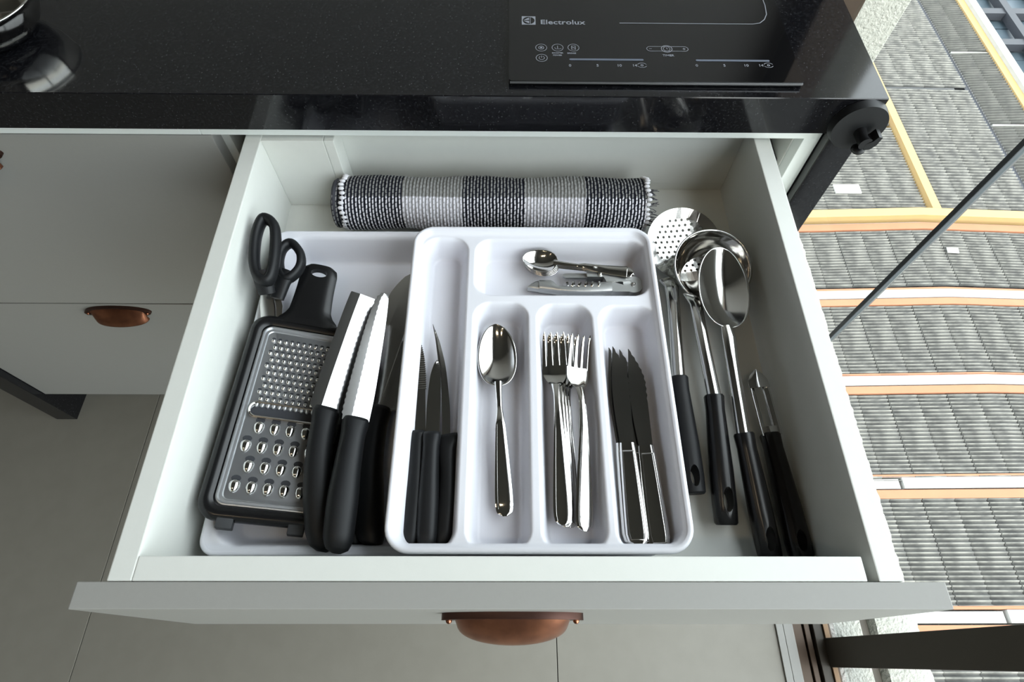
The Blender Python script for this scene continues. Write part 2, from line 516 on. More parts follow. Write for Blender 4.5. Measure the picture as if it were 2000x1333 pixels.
part(cab, 'drawer_front', -0.3005, 0.3105, 0.49, 0.5075, FL + 0.11, 0.327, PAINT)

lcab = thing('base_cabinet', 'grey two-drawer base cabinet left of the open drawer', 'cabinet', (-0.64, 0.508, FL + 0.11))
part(lcab, 'body', -0.971, -0.327, 0.5085, 1.08, FL + 0.10, 0.7785, MEL)
part(lcab, 'toe_kick', -0.971, -0.3265, 0.56, 0.575, FL, FL + 0.10, PAINT)
part(lcab, 'top_strip', -0.971, -0.3262, 0.4905, 0.508, 0.7612, 0.7785, EDGE)
f1 = part(lcab, 'drawer_front', -0.970, -0.3165, 0.49, 0.508, 0.4262, 0.7605, PAINT)
f2 = part(lcab, 'drawer_front', -0.970, -0.3165, 0.49, 0.508, 0.0690, 0.4232, PAINT)


def cup_pull(parent, loc, labels=True):
    """flanged bin pull: oval flange plate, hollow quarter-ellipsoid cup, two screws. faces -y"""
    pl_ = obj('cup_pull', outline([(0.0525 * math.copysign(abs(math.cos(a)) ** 0.9, math.cos(a)), 0.016 * math.sin(a) if math.sin(a) > 0 else 0.010 * math.sin(a)) for a in np.linspace(0, 2 * PI, 40, endpoint=False)], 0.0048), COPD, parent, True)
    pl_.rotation_euler = (PI / 2, 0, 0); pl_.location = loc       # local z -> world -y
    bm = bmesh.new(); nu, nv = 28, 10; rows = []
    for t in (1.0, 0.93):
        for j in range(nv + 1):
            v = PI / 2 * j / nv                       # 0 at flange top .. pi/2 at lip
            row = []
            for i in range(nu + 1):
                u = PI * i / nu
                x = 0.0425 * t * math.cos(u)
                # y: height (down = negative), z: projection
                s = math.sin(u)
                prj = 0.0165 * t * (s ** 0.8) * math.sin(v)
                hgt = 0.013 * (s ** 0.6) * math.cos(v) - 0.016 * math.sin(v) * 1.0
                row.append((x, hgt if t == 1.0 else hgt - 0.001, 0.0046 + prj))
            rows.append(row)
    V = [[bm.verts.new(p) for p in r] for r in rows]
    def skin(A):
        for a, b in zip(A[:-1], A[1:]):
            for i in range(nu): bm.faces.new((a[i], a[i + 1], b[i + 1], b[i]))
    skin(V[:nv + 1]); skin(V[nv + 1:]); skin([V[nv], V[-1]])
    obj('cup', bm, COPPER, pl_, 'all')
    if parent.parent is None or True:
        for sx in (-0.047, 0.047):
            b2 = bmesh.new(); bmesh.ops.create_uvsphere(b2, u_segments=12, v_segments=6, radius=0.0024)
            bmesh.ops.translate(b2, verts=b2.verts[:], vec=(sx, 0.0, 0.0050)); obj('screw', b2, COPPER, pl_, True)
    return pl_


# thing > drawer_front > cup_pull would need a fourth level for cup and screws, so the pull is joined there
def cup_joined(parent, loc):
    p_ = cup_pull(parent, (0, 0, 0))
    bm = bmesh.new()
    bm.from_mesh(p_.data)
    for f in bm.faces: f.material_index = 1
    for ch in list(p_.children):
        n0 = len(bm.faces); bm.from_mesh(ch.data)
        bm.faces.ensure_lookup_table()
        for f in bm.faces[n0:]: f.material_index = 0
        bpy.data.objects.remove(ch)
    me = bpy.data.meshes.new('cup_pull'); bm.to_mesh(me); bm.free()
    me.materials.append(COPPER); me.materials.append(COPD)
    p_.data = me; p_.location = loc
    p_['label'] = 'antique copper cup pull'
    return p_
L0 = lcab.location
cup_joined(f1, (-0.608 - L0.x, 0.490 - L0.y, 0.735 - L0.z))
cup_joined(f2, (-0.622 - L0.x, 0.490 - L0.y, 0.4035 - L0.z))

# ------------------------------------------------------------------ the open drawer
X0, X1 = -0.2805, 0.2815     # box outer
TH = 0.0175
dr = part(cab, 'drawer', X0 + 0.004, X1 - 0.004, 0.052, 0.5285, 0.6525, 0.6600, MEL)
dr['label'] = 'white drawer box pulled fully out, holding the trays and utensils'


def dpart(name, x0, x1, y0, y1, z0, z1, m_, bev=0.0008):
    L = cab.location
    return box(name, x0 - L.x, x1 - L.x, y0 - L.y, y1 - L.y, z0 - L.z, z1 - L.z, m_, dr, bev)
dpart('side_panel', X0, X0 + TH, 0.0485, 0.5295, 0.645, 0.7600, MEL, 0.001)
dpart('side_panel', X1 - TH, X1, 0.0485, 0.5295, 0.645, 0.7600, MEL, 0.001)
dpart('inner_front_panel', X0 + TH, X1 - TH - 0.008, 0.0485, 0.0655, 0.6602, 0.7600, MEL, 0.001)
dpart('back_panel', X0 + TH, X1 - TH, 0.5115, 0.529, 0.672, 0.7600, MEL)
dpart('back_batten', X0 + TH, X1 - TH, 0.5125, 0.526, 0.6602, 0.6718, MEL)
dpart('notch_panel', X0 + TH, -0.197, 0.484, 0.497, 0.6602, 0.7595, MEL)
dpart('notch_panel', -0.1968, -0.186, 0.484, 0.5113, 0.6602, 0.7595, MEL)
dpart('notch_cap', -0.262, -0.198, 0.4975, 0.503, 0.752, 0.7592, GASKET)
fr = dpart('front_panel', -0.3005, 0.3105, 0.0305, 0.0482, 0.575, 0.7605, PAINT, 0.0008)
fr['label'] = 'grey lacquered drawer front'
cup_joined(dr, Vector((0.0046, 0.0305, 0.725)) - cab.location)

# ------------------------------------------------------------------ plastic trays (pressed sheet as a fine height field)
def rr_sdf(X, Y, x0, x1, y0, y1, r):
    cx, cy, hx, hy = (x0 + x1) / 2, (y0 + y1) / 2, (x1 - x0) / 2 - r, (y1 - y0) / 2 - r
    qx, qy = np.abs(X - cx) - hx, np.abs(Y - cy) - hy
    return np.hypot(np.maximum(qx, 0), np.maximum(qy, 0)) + np.minimum(np.maximum(qx, qy), 0) - r


def smooth(t):
    t = np.clip(t, 0, 1); return t * t * (3 - 2 * t)


def tray(name, label, X0, X1, Y0, Y1, rc, zrim, zdeck, zfloor, zbot, pockets, res, wallw):
    t = tag(bpy.data.objects.new(name, None), label, 'tray'); C.objects.link(t)
    ox, oy = (X0 + X1) / 2, (Y0 + Y1) / 2
    t.location = (ox, oy, zbot)
    nx, ny = int((X1 - X0) / res), int((Y1 - Y0) / res)
    xs, ys = np.linspace(X0, X1, nx), np.linspace(Y0, Y1, ny)
    X, Y = np.meshgrid(xs, ys)
    do = rr_sdf(X, Y, X0, X1, Y0, Y1, rc)
    Z = np.full_like(X, zdeck)
    D = zdeck - zfloor
    for (a, b, c, d, r) in pockets:
        s = -rr_sdf(X, Y, a, b, c, d, r)
        tt = np.clip(s / wallw, 0, 1)
        Z = np.minimum(Z, zdeck - D * (0.5 * smooth(tt) + 0.5 * smooth(np.clip(tt * 1.25, 0, 1))))
    Z = np.where(do > -0.0085, np.maximum(Z, zrim - (zrim - zdeck) * smooth((-do - 0.003) / 0.0055)), Z)
    keep = do < -0.0012
    idx = -np.ones(X.shape, int); idx[keep] = np.arange(keep.sum())
    V = np.stack([X[keep] - ox, Y[keep] - oy, Z[keep] - zbot], 1)
    q = keep[:-1, :-1] & keep[1:, :-1] & keep[:-1, 1:] & keep[1:, 1:]
    Fq = np.stack([idx[:-1, :-1][q], idx[:-1, 1:][q], idx[1:, 1:][q], idx[1:, :-1][q]], 1)
    verts = V.tolist(); faces = Fq.tolist()
    me = bpy.data.meshes.new('pressed_sheet'); me.from_pydata(verts, [], faces)
    o = obj('compartments', me, PLASTIC, t, 'all')
    # rim roll and outer wall
    rings = []
    for off, z in ((-0.0045, zrim - 0.0006), (-0.003, zrim + 0.0004), (-0.0012, zrim + 0.0004), (0.0, zrim - 0.0006), (0.0002, zrim - 0.003), (-0.0015, zrim - 0.0055), (-0.004, zrim - 0.006), (-0.0055, zbot + 0.003), (-0.008, zbot)):
        rings.append([(x - ox, y - oy, z - zbot) for x, y in rrect(X0 - off, X1 + off, Y0 - off, Y1 + off, max(rc + off, 0.003), 8)] if False else
                     [(x - ox, y - oy, z - zbot) for x, y in rrect(X0 - off, X1 + off, Y0 - off, Y1 + off, max(rc + off, 0.003), 8)])
    bm = loft(rings, cap=False)
    bm.faces.new([v for v in bm.verts[:][-len(rings[0]):]]) if False else None
    obj('rim', bm, PLASTIC, t, 'all')
    return t


ZL = 0.700
lower = tray('drawer_tray', 'long shallow white plastic tray on the drawer floor under grater and large knives', -0.2530, 0.130, 0.0745, 0.4115, 0.014,
             ZL, ZL - 0.0015, 0.6645, 0.6605, [(-0.2465, 0.1235, 0.081, 0.405, 0.026)], 0.0018, 0.013)
UR, UD, UF, UB = 0.742, 0.7375, 0.7105, 0.7020


def pk(l, r, t, b, rad):
    """pocket from measured edge points on the deck plane"""
    f = lambda p: at(p[0], p[1], UD)
    return (np.mean([f(p).x for p in l]), np.mean([f(p).x for p in r]), np.mean([f(p).y for p in b]), np.mean([f(p).y for p in t]), rad)
pockets = [
    pk([(816, 520), (786, 1000)], [(911, 520), (897, 1000)], [(866, 464)], [(840, 1077)], 0.017),
    pk([(927, 525)], [(1266, 520)], [(1100, 468)], [(1100, 578)], 0.017),
    pk([(921, 640), (912, 1020)], [(1031, 640), (1042, 1020)], [(975, 590)], [(975, 1079)], 0.017),
    pk([(1047, 640), (1058, 1020)], [(1158, 640), (1189, 1020)], [(1100, 594)], [(1120, 1080)], 0.017),
    pk([(1171, 640), (1202, 1020)], [(1282, 640), (1345, 1020)], [(1230, 597)], [(1290, 1081)], 0.017),
]
upper = tray('cutlery_tray', 'white plastic cutlery tray with five rounded compartments lying on the longer tray', -0.0935, 0.1435, 0.0700, 0.3835, 0.020,
             UR, UD, UF, UB, pockets, 0.0013, 0.0095)

# ------------------------------------------------------------------ cutlery
def spoon(L, bw, label, cat='spoon', group=None, hw_end=0.0075, neck=0.0026, depth=0.0075, arch=0.006, bl=0.34, th=0.0016, name='table_spoon', m_=STEEL):
    t = thing(name, label, cat, group=group)
    yb = L * (1 - bl)
    H = interp([(0, hw_end * 0.30, 0.004, 0.0), (0.0012, hw_end * 0.60, 0.004, 0), (0.0035, hw_end * 0.86, 0.004, 0), (0.007, hw_end * 0.97, 0.004, 0), (0.06 * L, hw_end, 0.005, 0), (0.22 * L, hw_end * 0.85, arch * 1.05, 0),
                (0.45 * L, hw_end * 0.52, arch * 1.5, 0), (yb - 0.02, neck, arch * 1.25, 0), (yb + 0.004, neck * 1.25, depth * 1.0, 0)], 40)
    bm = strip([(y, 0, w_, z, th * (1.5 if w_ < 0.004 else 1.15), -0.0004) for y, w_, z, _ in H], 6)
    h = obj('handle', bm, m_, t, True)
    # fine engraved edge line of the handle
    path = [(s * w_ * 0.72, y, z + th * 0.62) for s, seq in ((-1, H), (1, H[::-1])) for y, w_, z, _ in seq if 0.02 * L < y < yb - 0.015]
    obj('edge_line', sweep(path, 0.00028, 0.00022, 5), m_, h, True)
    B = L * bl; st = []
    for i in range(31):
        s = 0.5 - 0.5 * math.cos(PI * i / 30)
        y = yb + B * s
        w_ = bw * max(0.0, 1 - abs(2 * s ** 0.84 - 1) ** 2.05) ** 0.52
        w_ = max(w_, neck * 1.25 if s < 0.08 else 0.0007)
        dsh = depth * (max(0.0, 1 - abs(2 * s - 1) ** 2.2))
        st.append((y, 0, w_, depth * (0.95 + 0.25 * s), th, dsh))
    obj('bowl', strip(st, 14), m_, t, 'all')
    return t


def between(o, pb, pt, roll=0.0):
    place(o, pb, pt, roll)

A = at
# the large table spoon
p0, p1 = A(986, 1012, 0.7155), A(968, 645, 0.7155)
ts = spoon((p1 - p0).length, 0.0182, 'polished steel table spoon alone in the second compartment from the left', bl=0.355, hw_end=0.0073, depth=0.009, arch=0.007)
between(ts, p0, p1)

# forks
def fork(L, label, group=None):
    t = thing('table_fork', label, 'fork', group=group)
    yh = L * 0.70
    H = interp([(0, 0.0022, 0.003), (0.0012, 0.0045, 0.003), (0.0035, 0.0064, 0.003), (0.007, 0.0072, 0.003), (0.07 * L, 0.0075, 0.0035), (0.25 * L, 0.0062, 0.006), (0.5 * L, 0.0037, 0.009), (yh - 0.012, 0.0029, 0.0075), (yh + 0.002, 0.0040, 0.0035)], 36)
    h = obj('handle', strip([(y, 0, w_, z, 0.0019 if w_ > 0.004 else 0.0026, -0.0004) for y, w_, z in H], 6), STEEL, t, True)
    path = [(s * w_ * 0.72, y, z + 0.0013) for s, seq in ((-1, H), (1, H[::-1])) for y, w_, z in seq if 0.02 * L < y < yh - 0.015]
    obj('edge_line', sweep(path, 0.00026, 0.0002, 5), STEEL, h, True)
    ys = yh + 0.022
    Hd = interp([(yh, 0.0034, 0.0042), (yh + 0.006, 0.0078, 0.0015), (yh + 0.013, 0.0108, 0.0006), (ys, 0.0113, 0.0018)], 10)
    hd = obj('head', strip([(y, 0, w_, z, 0.0018, 0.0012) for y, w_, z in Hd], 8), STEEL, t, True)
    for k in range(4):
        cx = (-1.5 + k) * 0.0062
        T = interp([(ys - 0.002, 0.0021, 0.0016), (ys + 0.01, 0.0017, 0.0040), (ys + 0.024, 0.0014, 0.0078), (L - 0.003, 0.0011, 0.0100), (L, 0.0004, 0.0108)], 8)
        dz = -0.0010 * (1 - ((k - 1.5) / 1.8) ** 2)
        obj('tine', strip([(y, cx * (1 - 0.06 * (y - ys) / 0.04), w_, z + dz, 0.0015, 0) for y, w_, z in T], 2), STEEL, t, True)
    return t
fp = [((1113, 1033), (1103, 668), 0.7135, 'steel table fork lowest in the stack of forks, mostly hidden', 0.0),
      ((1109, 1033), (1096, 667), 0.7162, 'steel table fork second from the bottom of the fork stack', 0.0),
      ((1105, 1032), (1089, 666), 0.7190, 'steel table fork third from the bottom of the fork stack', 0.0),
      ((1100, 1029), (1080, 662), 0.7218, 'steel table fork on top of the stack, left in the fork compartment', 0.0)]
f0 = None
for (a, b, z, lb, rl) in fp:
    p0, p1 = A(*a, z), A(*b, z + 0.001)
    if f0 is None:
        f0 = fork((p1 - p0).length, lb, 'table forks in the third compartment'); o = f0
    else:
        o = dup(f0, lb)
    between(o, p0, p1, rl)
o = dup(f0, 'steel table fork tilted on its side against the right of the fork stack')
between(o, A(1139, 1040, 0.7225), A(1127, 672, 0.7275), math.radians(16))

# table knives with steel handles
def table_knife(L, label, group=None):
    t = thing('table_knife', label, 'knife', group=group)
    yb = L * 0.47
    H = interp([(0, 0.0026, 0.0), (0.0012, 0.0052, 0), (0.0035, 0.0074, 0), (0.008, 0.0085, 0), (0.05 * L, 0.0088, 0), (0.25 * L, 0.0080, 0), (yb - 0.008, 0.0068, 0), (yb + 0.001, 0.0062, 0)], 20)
    h = obj('handle', strip([(y, 0, w_, 0.0024, 0.0042, 0.0002) for y, w_, _ in H], 8), STEEL, t, True)
    path = [(s * w_ * 0.74, y, 0.0052) for s, seq in ((-1, H), (1, H[::-1])) for y, w_, _ in seq if 0.0015 < y < yb - 0.006]
    obj('edge_line', sweep([(p_[0], p_[1] + 0.0015, p_[2]) for p_ in path + [path[0]]], 0.00038, 0.0003, 5), STEEL, h, True)
    pts = []
    n = 30
    right = []; left = []
    for i in range(n + 1):
        s = i / n; y = yb + (L - yb) * s
        l_ = -0.0060 - 0.0030 * math.sin(PI * min(1, s * 1.0)) ** 1.2 + (0.002 * s)
        if s > 0.62:
            r_ = 0.0075 * (1 - ((s - 0.62) / 0.38) ** 1.9) + l_ * ((s - 0.62) / 0.38) ** 1.9
        else:
            r_ = 0.0058 + 0.0017 * s / 0.62
        if 0.45 < s < 0.98: r_ += 0.00045 * (1 if i % 2 else -1)
        left.append((l_, y)); right.append((max(r_, l_ + 0.0004), y))
    obj('blade', outline(left + right[::-1], 0.0014, z0=0.0017), STEEL2, t)
    return t
kn = [((1238, 1068), (1196, 682), 0.7115, 'steel-handled table knife lowest, its tip leftmost in the knife compartment', -0.03),
      ((1274, 1073), (1216, 682), 0.7120, 'steel-handled table knife with only its middle tip and left handle edge showing', -0.02),
      ((1246, 1070), (1204, 684), 0.7168, 'steel-handled table knife on top at the left of the knife pile', -0.05),
      ((1289, 1076), (1234, 684), 0.7165, 'steel-handled table knife on top at the right of the knife pile', -0.07)]
k0 = None
for (a, b, z, lb, rl) in kn:
    p0, p1 = A(*a, z), A(*b, z)
    if k0 is None: k0 = table_knife((p1 - p0).length, lb, 'table knives in the right compartment'); o = k0
    else: o = dup(k0, lb)
    between(o, p0, p1, rl)

# teaspoons
s0 = None
for i in range(4):
    z = 0.7125 + 0.0026 * i
    p0, p1 = A(1237 - 0.5 * i, 541 - 1.2 * i, z + 0.003), A(1025 + 0.4 * i, 519 - 2.4 * i, z + 0.0015)
    lb = ['steel teaspoon lowest in the stack beside the corkscrew', 'steel teaspoon second from the bottom of the small stack',
          'steel teaspoon directly under the top one of the small stack', 'steel teaspoon on top of the small stack in the wide back compartment'][i]
    if s0 is None: s0 = spoon((p1 - p0).length, 0.0135, lb, group='teaspoons in the back compartment', bl=0.315, hw_end=0.0058, neck=0.0022, depth=0.006, arch=0.004, th=0.0012, name='teaspoon'); o = s0
    else: o = dup(s0, lb)
    between(o, p0, p1, math.radians(-6))

# waiter's corkscrew
BRUSH = mat('brushed_steel', (0.62, 0.63, 0.63), 0.36, 1.0)
ck = thing('corkscrew', "brushed steel waiter's corkscrew lying against the compartment divider below the teaspoons", 'corkscrew')
p0, p1 = A(1249, 574, 0.7125), A(1030, 572, 0.7125)
Lc = (p1 - p0).length
# local y from hinge (0) to tip (L); local x: + = away from the viewer after placement (y axis points left so +x is up/back)
body = []
for s, u, l in ((0.26, 0.0085, -0.0045), (0.34, 0.0080, -0.0055), (0.50, 0.0035, -0.0062), (0.62, 0.0022, -0.0060), (0.72, 0.0030, -0.0050), (0.80, 0.0100, -0.004), (0.90, 0.0095, -0.0025), (0.97, 0.0055, -0.001), (1.0, 0.001, 0.0)):
    body.append((s * Lc, u, l))
bi = interp([(a, b, c) for a, b, c in body], 30)
bm = loft([ring((u + l) / 2, y, 0.006, max((u - l) / 2, 0.0005), 0.0055 * (1 if y < 0.9 * Lc else 0.7), 14, 3) for y, u, l in bi])
obj('body', bm, BRUSH, ck, True)
bm = outline([(0.0075, 0.26 * Lc), (-0.0045, 0.26 * Lc), (-0.0045, 0.10 * Lc), (-0.0015, 0.02 * Lc), (0.004, 0.02 * Lc), (0.002, 0.12 * Lc)][::-1], 0.009, z0=0.0015)
obj('end_bracket', bm, BRUSH, ck)
bm = bmesh.new(); bmesh.ops.create_cone(bm, segments=28, radius1=0.0098, radius2=0.0098, depth=0.0085, cap_ends=True)
bmesh.ops.translate(bm, verts=bm.verts[:], vec=(0.0042, 0.035 * Lc + 0.004, 0.0062)); obj('hinge', bm, BRUSH, ck, True)
bm = bmesh.new(); bmesh.ops.create_uvsphere(bm, u_segments=12, v_segments=8, radius=0.0022)
bmesh.ops.translate(bm, verts=bm.verts[:], vec=(0.0042, 0.035 * Lc + 0.004, 0.0108)); obj('rivet', bm, STEEL, ck, True)
bm = outline([(0.007, 0.09 * Lc), (0.0175, 0.13 * Lc), (0.0195, 0.16 * Lc), (0.0185, 0.38 * Lc), (0.0185, 0.475 * Lc), (0.0115, 0.475 * Lc), (0.0115, 0.33 * Lc), (0.0065, 0.31 * Lc), (0.0060, 0.17 * Lc)], 0.009, z0=0.0035)
obj('lever', bm, BRUSH, ck)
bm = outline([(0.0178, 0.47 * Lc), (0.0178, 0.66 * Lc), (0.0165, 0.685 * Lc), (0.0140, 0.685 * Lc), (0.0125, 0.66 * Lc), (0.0125, 0.47 * Lc)], 0.003, z0=0.006)
obj('lever_arm', bm, BRUSH, ck)
bm = bmesh.new(); bmesh.ops.create_uvsphere(bm, u_segments=12, v_segments=8, radius=0.0024)
bmesh.ops.translate(bm, verts=bm.verts[:], vec=(0.0140, 0.36 * Lc, 0.0125)); obj('rivet', bm, STEEL, ck, True)
path = [(0.0035 + 0.0045 * math.cos(a), 0.36 * Lc + 0.0052 * a / (2 * PI) * 1.25, 0.007 + 0.0045 * math.sin(a)) for a in np.linspace(0, 2 * PI * 5, 90)]
obj('worm', sweep(path, 0.0012, 0.0012, 6), STEEL, ck, True)
between(ck, p0, p1)

# ------------------------------------------------------------------ black-handled knives
def grip(stations, n=18, p=2.6):
    """stations (y, cx, cz, hw, hh)"""
    S = interp(stations, 34)
    rings = [ring(cx, y, cz, hw, hh, n, p) for y, cx, cz, hw, hh in S]
    return loft(rings)


def black_knife(name, label, L, hl, hw, blade_pts, curve=0.0, guard=0.0, serr=None, group=None, hh=0.0095, bz=0.0105, th=0.0018, drop=0.0008):
    """L total, hl handle length; blade_pts: list of (s, left, right) with s 0..1 over the blade"""
    t = thing(name, label, 'knife', group=group)
    z0 = hh + 0.001
    g = grip([(0, curve * 1.0, z0, hw * 0.30, hh * 0.35), (0.025 * hl, curve * 0.96, z0, hw * 0.72, hh * 0.75), (0.12 * hl, curve * 0.82, z0, hw * 1.0, hh), (0.35 * hl, curve * 0.50, z0, hw * 1.04, hh * 1.05),
              (0.62 * hl, curve * 0.20, z0, hw * 0.92, hh * 0.98), (0.86 * hl, curve * 0.04, z0, hw * 0.86 + guard * 0.25, hh * 0.92), (0.97 * hl, guard * 0.5, z0, hw * 0.95 + guard * 0.6, hh * 0.8), (hl, guard * 0.3, z0, hw * 0.86 + guard * 0.5, hh * 0.6)])
    obj('handle', g, BLK, t, True)
    B = L - hl
    key = interp([(s, l, r) for s, l, r in blade_pts], 40)
    left = [(l, hl - 0.003 + s * (B + 0.003)) for s, l, r in key]; right = [(max(r, l + 0.0004), hl - 0.003 + s * (B + 0.003)) for s, l, r in key]
    if serr:
        side, a, b, pitch, amp = serr
        def comb(pts, sgn):
            out = []
            ys = np.arange(pts[0][1], pts[-1][1], pitch / 4)
            xs = np.interp(ys, [q[1] for q in pts], [q[0] for q in pts])
            for k, (x, y) in enumerate(zip(xs, ys)):
                s = (y - hl) / B
                out.append((x + (sgn * amp * abs(math.sin(PI * (y % pitch) / pitch)) if a < s < b else 0), y))
            out.append(pts[-1]); return out
        if side == 'left': left = comb(left, -1)
        else: right = comb(right, 1)
    # hollow-ground cross-section: thick spine to thin edge is approximated by a bevelled prism
    yy = sorted({q[1] for q in left} | {q[1] for q in right}) if not serr else [q[1] for q in (left if serr[0] == 'left' else right)]
    lx = np.interp(yy, [q[1] for q in left], [q[0] for q in left]); rx = np.interp(yy, [q[1] for q in right], [q[0] for q in right])
    rings = []
    for y, a, b in zip(yy, lx, rx):
        # spine flat, then the ground face falling to the edge
        if drop >= 0: c = a + 0.36 * (b - a); zs = (z0 + th / 2, z0 + th / 2, z0 - th / 2 + 0.0004)
        rings.append([(a, y, zs[0]), (c, y, zs[1]), (b, y, z0 + th / 2 - drop), (b, y, z0 + th / 2 - drop - 0.0005), (a, y, z0 - th / 2)])
    obj('blade', loft(rings), STEEL2, t)
    return t, z0

# --- three small knives in the left compartment
def three(name, label, base, root, tip, z, zr, zt, hw, blade, roll=0.0, **kw):
    """knife through three measured points: butt, handle/blade joint, tip; the blade sets the axis, the grip bends to its butt"""
    pb_, pr_, pt_ = A(*base, z), A(*root, zr), A(*tip, zt)
    ax = (pt_ - pr_).normalized(); hlen = (pr_ - pb_).dot(ax); side = ax.cross(Vector((0, 0, 1))).normalized()
    off = (pb_ - pr_).dot(side)
    p0_ = pr_ - ax * hlen
    t, z0 = black_knife(name, label, (pt_ - p0_).length, hlen, hw, blade, curve=off, **kw)
    place(t, p0_, pt_, roll)
    return t
G = 'small black-handled knives in the left compartment'
three('steak_knife', 'small serrated steak knife with black handle, leftmost in the left compartment', (803, 1074), (819, 851), (818, 658), 0.7115, 0.7120, 0.7135, 0.0080,
      [(0, -0.0070, 0.0072), (0.5, -0.0064, 0.0074), (0.72, -0.0050, 0.0062), (0.9, -0.0022, 0.0028), (1, -0.0004, 0.0)], -0.05, serr=('right', 0.40, 0.97, 0.0022, 0.0009), group=G, hh=0.0085)
three('paring_knife', 'small plain-bladed paring knife with black handle between the other two small knives', (837, 1077), (848, 853), (857, 713), 0.7135, 0.7150, 0.7175, 0.0086,
      [(0, -0.0056, 0.0062), (0.4, -0.0062, 0.0056), (0.75, -0.0052, 0.0042), (0.93, -0.0026, 0.0026), (1, 0.0, 0.001)], -0.05, group=G, hh=0.0092)
three('boning_knife', 'slim curved-tip knife with black finger guard at the right of the left compartment', (868, 1073), (875, 858), (849, 643), 0.7115, 0.7120, 0.7150, 0.0076,
      [(0, -0.0040, 0.0030), (0.3, -0.0008, 0.0062), (0.55, 0.0006, 0.0068), (0.8, 0.0006, 0.0046), (1, -0.0004, 0.0)], -0.05, guard=0.0065, group=G, hh=0.0085)

# --- grater
gr = thing('flat_grater', 'flat steel grater in a glossy black frame with handle, leaning on the left drawer side', 'grater')
GW, GL = 0.107, 0.197
def gframe():
    bm = bmesh.new()
    outer = rrect(0, GW, 0, GL, 0.017, 8)
    inner = rrect(0.012, GW - 0.012, 0.012, GL - 0.012, 0.009, 8)
    def rg(pts, z): return [(x, y, z) for x, y in pts]
    def mid(off, r, z): return rg(rrect(off, GW - off, off, GL - off, r, 8), z)
    rings = [mid(0.0015, 0.016, 0.0), mid(0, 0.017, 0.0025), mid(0, 0.017, 0.007), mid(0.002, 0.015, 0.0095), mid(0.0055, 0.013, 0.0105), mid(0.009, 0.011, 0.0095), mid(0.011, 0.009, 0.0085), mid(0.011, 0.009, 0.0)]
    return loft(rings, bm=bm, cap=False)
frm = obj('frame', gframe(), BLKG, gr, True)
# handle plate with waisted neck
hp = []
cx = GW * 0.50 - 0.004
for y, w_ in ((GL - 0.006, 0.030), (GL + 0.001, 0.0275), (GL + 0.006, 0.0230), (GL + 0.013, 0.0200), (GL + 0.045, 0.0182), (GL + 0.054, 0.0182), (GL + 0.061, 0.0168), (GL + 0.0650, 0.0120)):
    hp.append((y, w_))
hi = interp(hp, 22)
bm = strip([(y, cx, w_, 0.0065 + (0.004 * max(0, (y - GL) / 0.07)), 0.007, -0.0012) for y, w_ in hi], 10)
gh = obj('handle', bm, BLKG, gr, True)
cb_ = bmesh.new(); bmesh.ops.create_cone(cb_, segments=24, radius1=1, radius2=1, depth=0.05, cap_ends=True)
bmesh.ops.scale(cb_, verts=cb_.verts[:], vec=(0.0080, 0.0048, 1)); bmesh.ops.translate(cb_, verts=cb_.verts[:], vec=(cx, GL + 0.055, 0.01))
cut(gh, cb_)
# steel sheet with rolled border
def mid(off, r, z): return [(x, y, z) for x, y in rrect(0.0115 + off, GW - 0.0115 - off, 0.0115 + off, GL - 0.0115 - off, r, 6)]
bm = loft([mid(0, 0.009, 0.0070), mid(0.001, 0.0085, 0.0086), mid(0.002, 0.0075, 0.0088), mid(0.0032, 0.007, 0.0072), mid(0.0050, 0.006, 0.0072), mid(0.0056, 0.0055, 0.0078), mid(0.0064, 0.005, 0.0070)])
sheet = obj('steel_sheet', bm, DSTEEL, gr, True)
for fx in (0.025, 0.081):
    bm = add_box(bmesh.new(), fx - 0.0065, fx + 0.0065, -0.006, 0.008, -0.001, 0.0095, 0.001)
    obj('foot', bm, mat('rubber', (0.03, 0.032, 0.035), 0.7) if fx < 0.05 else bpy.data.materials['rubber'], gr, True)


def tooth(r, l, h):
    """half dome, open towards +y with a crescent mouth"""
    bm = bmesh.new(); nu, nv = 14, 5; rows = []
    for j in range(nv + 1):
        v = PI / 2 * j / nv
        rows.append([(r * math.cos(v) * math.cos(2 * PI * i / nu), l * math.cos(v) * math.sin(2 * PI * i / nu) * (1.0 if math.sin(2 * PI * i / nu) < 0 else 0.55), h * math.sin(v) ** 0.9) for i in range(nu)])
    V = [[bm.verts.new(p) for p in row] for row in rows[:-1]]
    topv = bm.verts.new((0, 0, h))
    for a, b in zip(V[:-1], V[1:]):
        for i in range(nu):
            j = (i + 1) % nu; bm.faces.new((a[i], a[j], b[j], b[i]))
    for i in range(nu): bm.faces.new((V[-1][i], V[-1][(i + 1) % nu], topv))
    return bm
hole_bm = bmesh.new()
tm_s = obj('fine_tooth', tooth(0.0020, 0.0027, 0.0019), STEEL, gr, True)
tm_l = obj('coarse_tooth', tooth(0.0046, 0.0078, 0.0034), STEEL, gr, True)
first_s = first_l = True
def add_hole(x, y, a, b):
    n = 12
    vs = [hole_bm.verts.new((x + a * math.cos(2 * PI * i / n), y + b * math.sin(2 * PI * i / n), 0.00735)) for i in range(n)]
    hole_bm.faces.new(vs)
for row in range(10):
    yy = GL - 0.0270 - row * 0.0067
    for col_ in range(14):
        xx = 0.0235 + col_ * 0.0056 + (0.0028 if row % 2 else 0)
        if xx > GW - 0.021: continue
        if first_s: o = tm_s; first_s = False
        else: o = tm_s.copy(); C.objects.link(o)
        o.location = (xx, yy, 0.0071); add_hole(xx, yy + 0.0022, 0.0017, 0.0011)
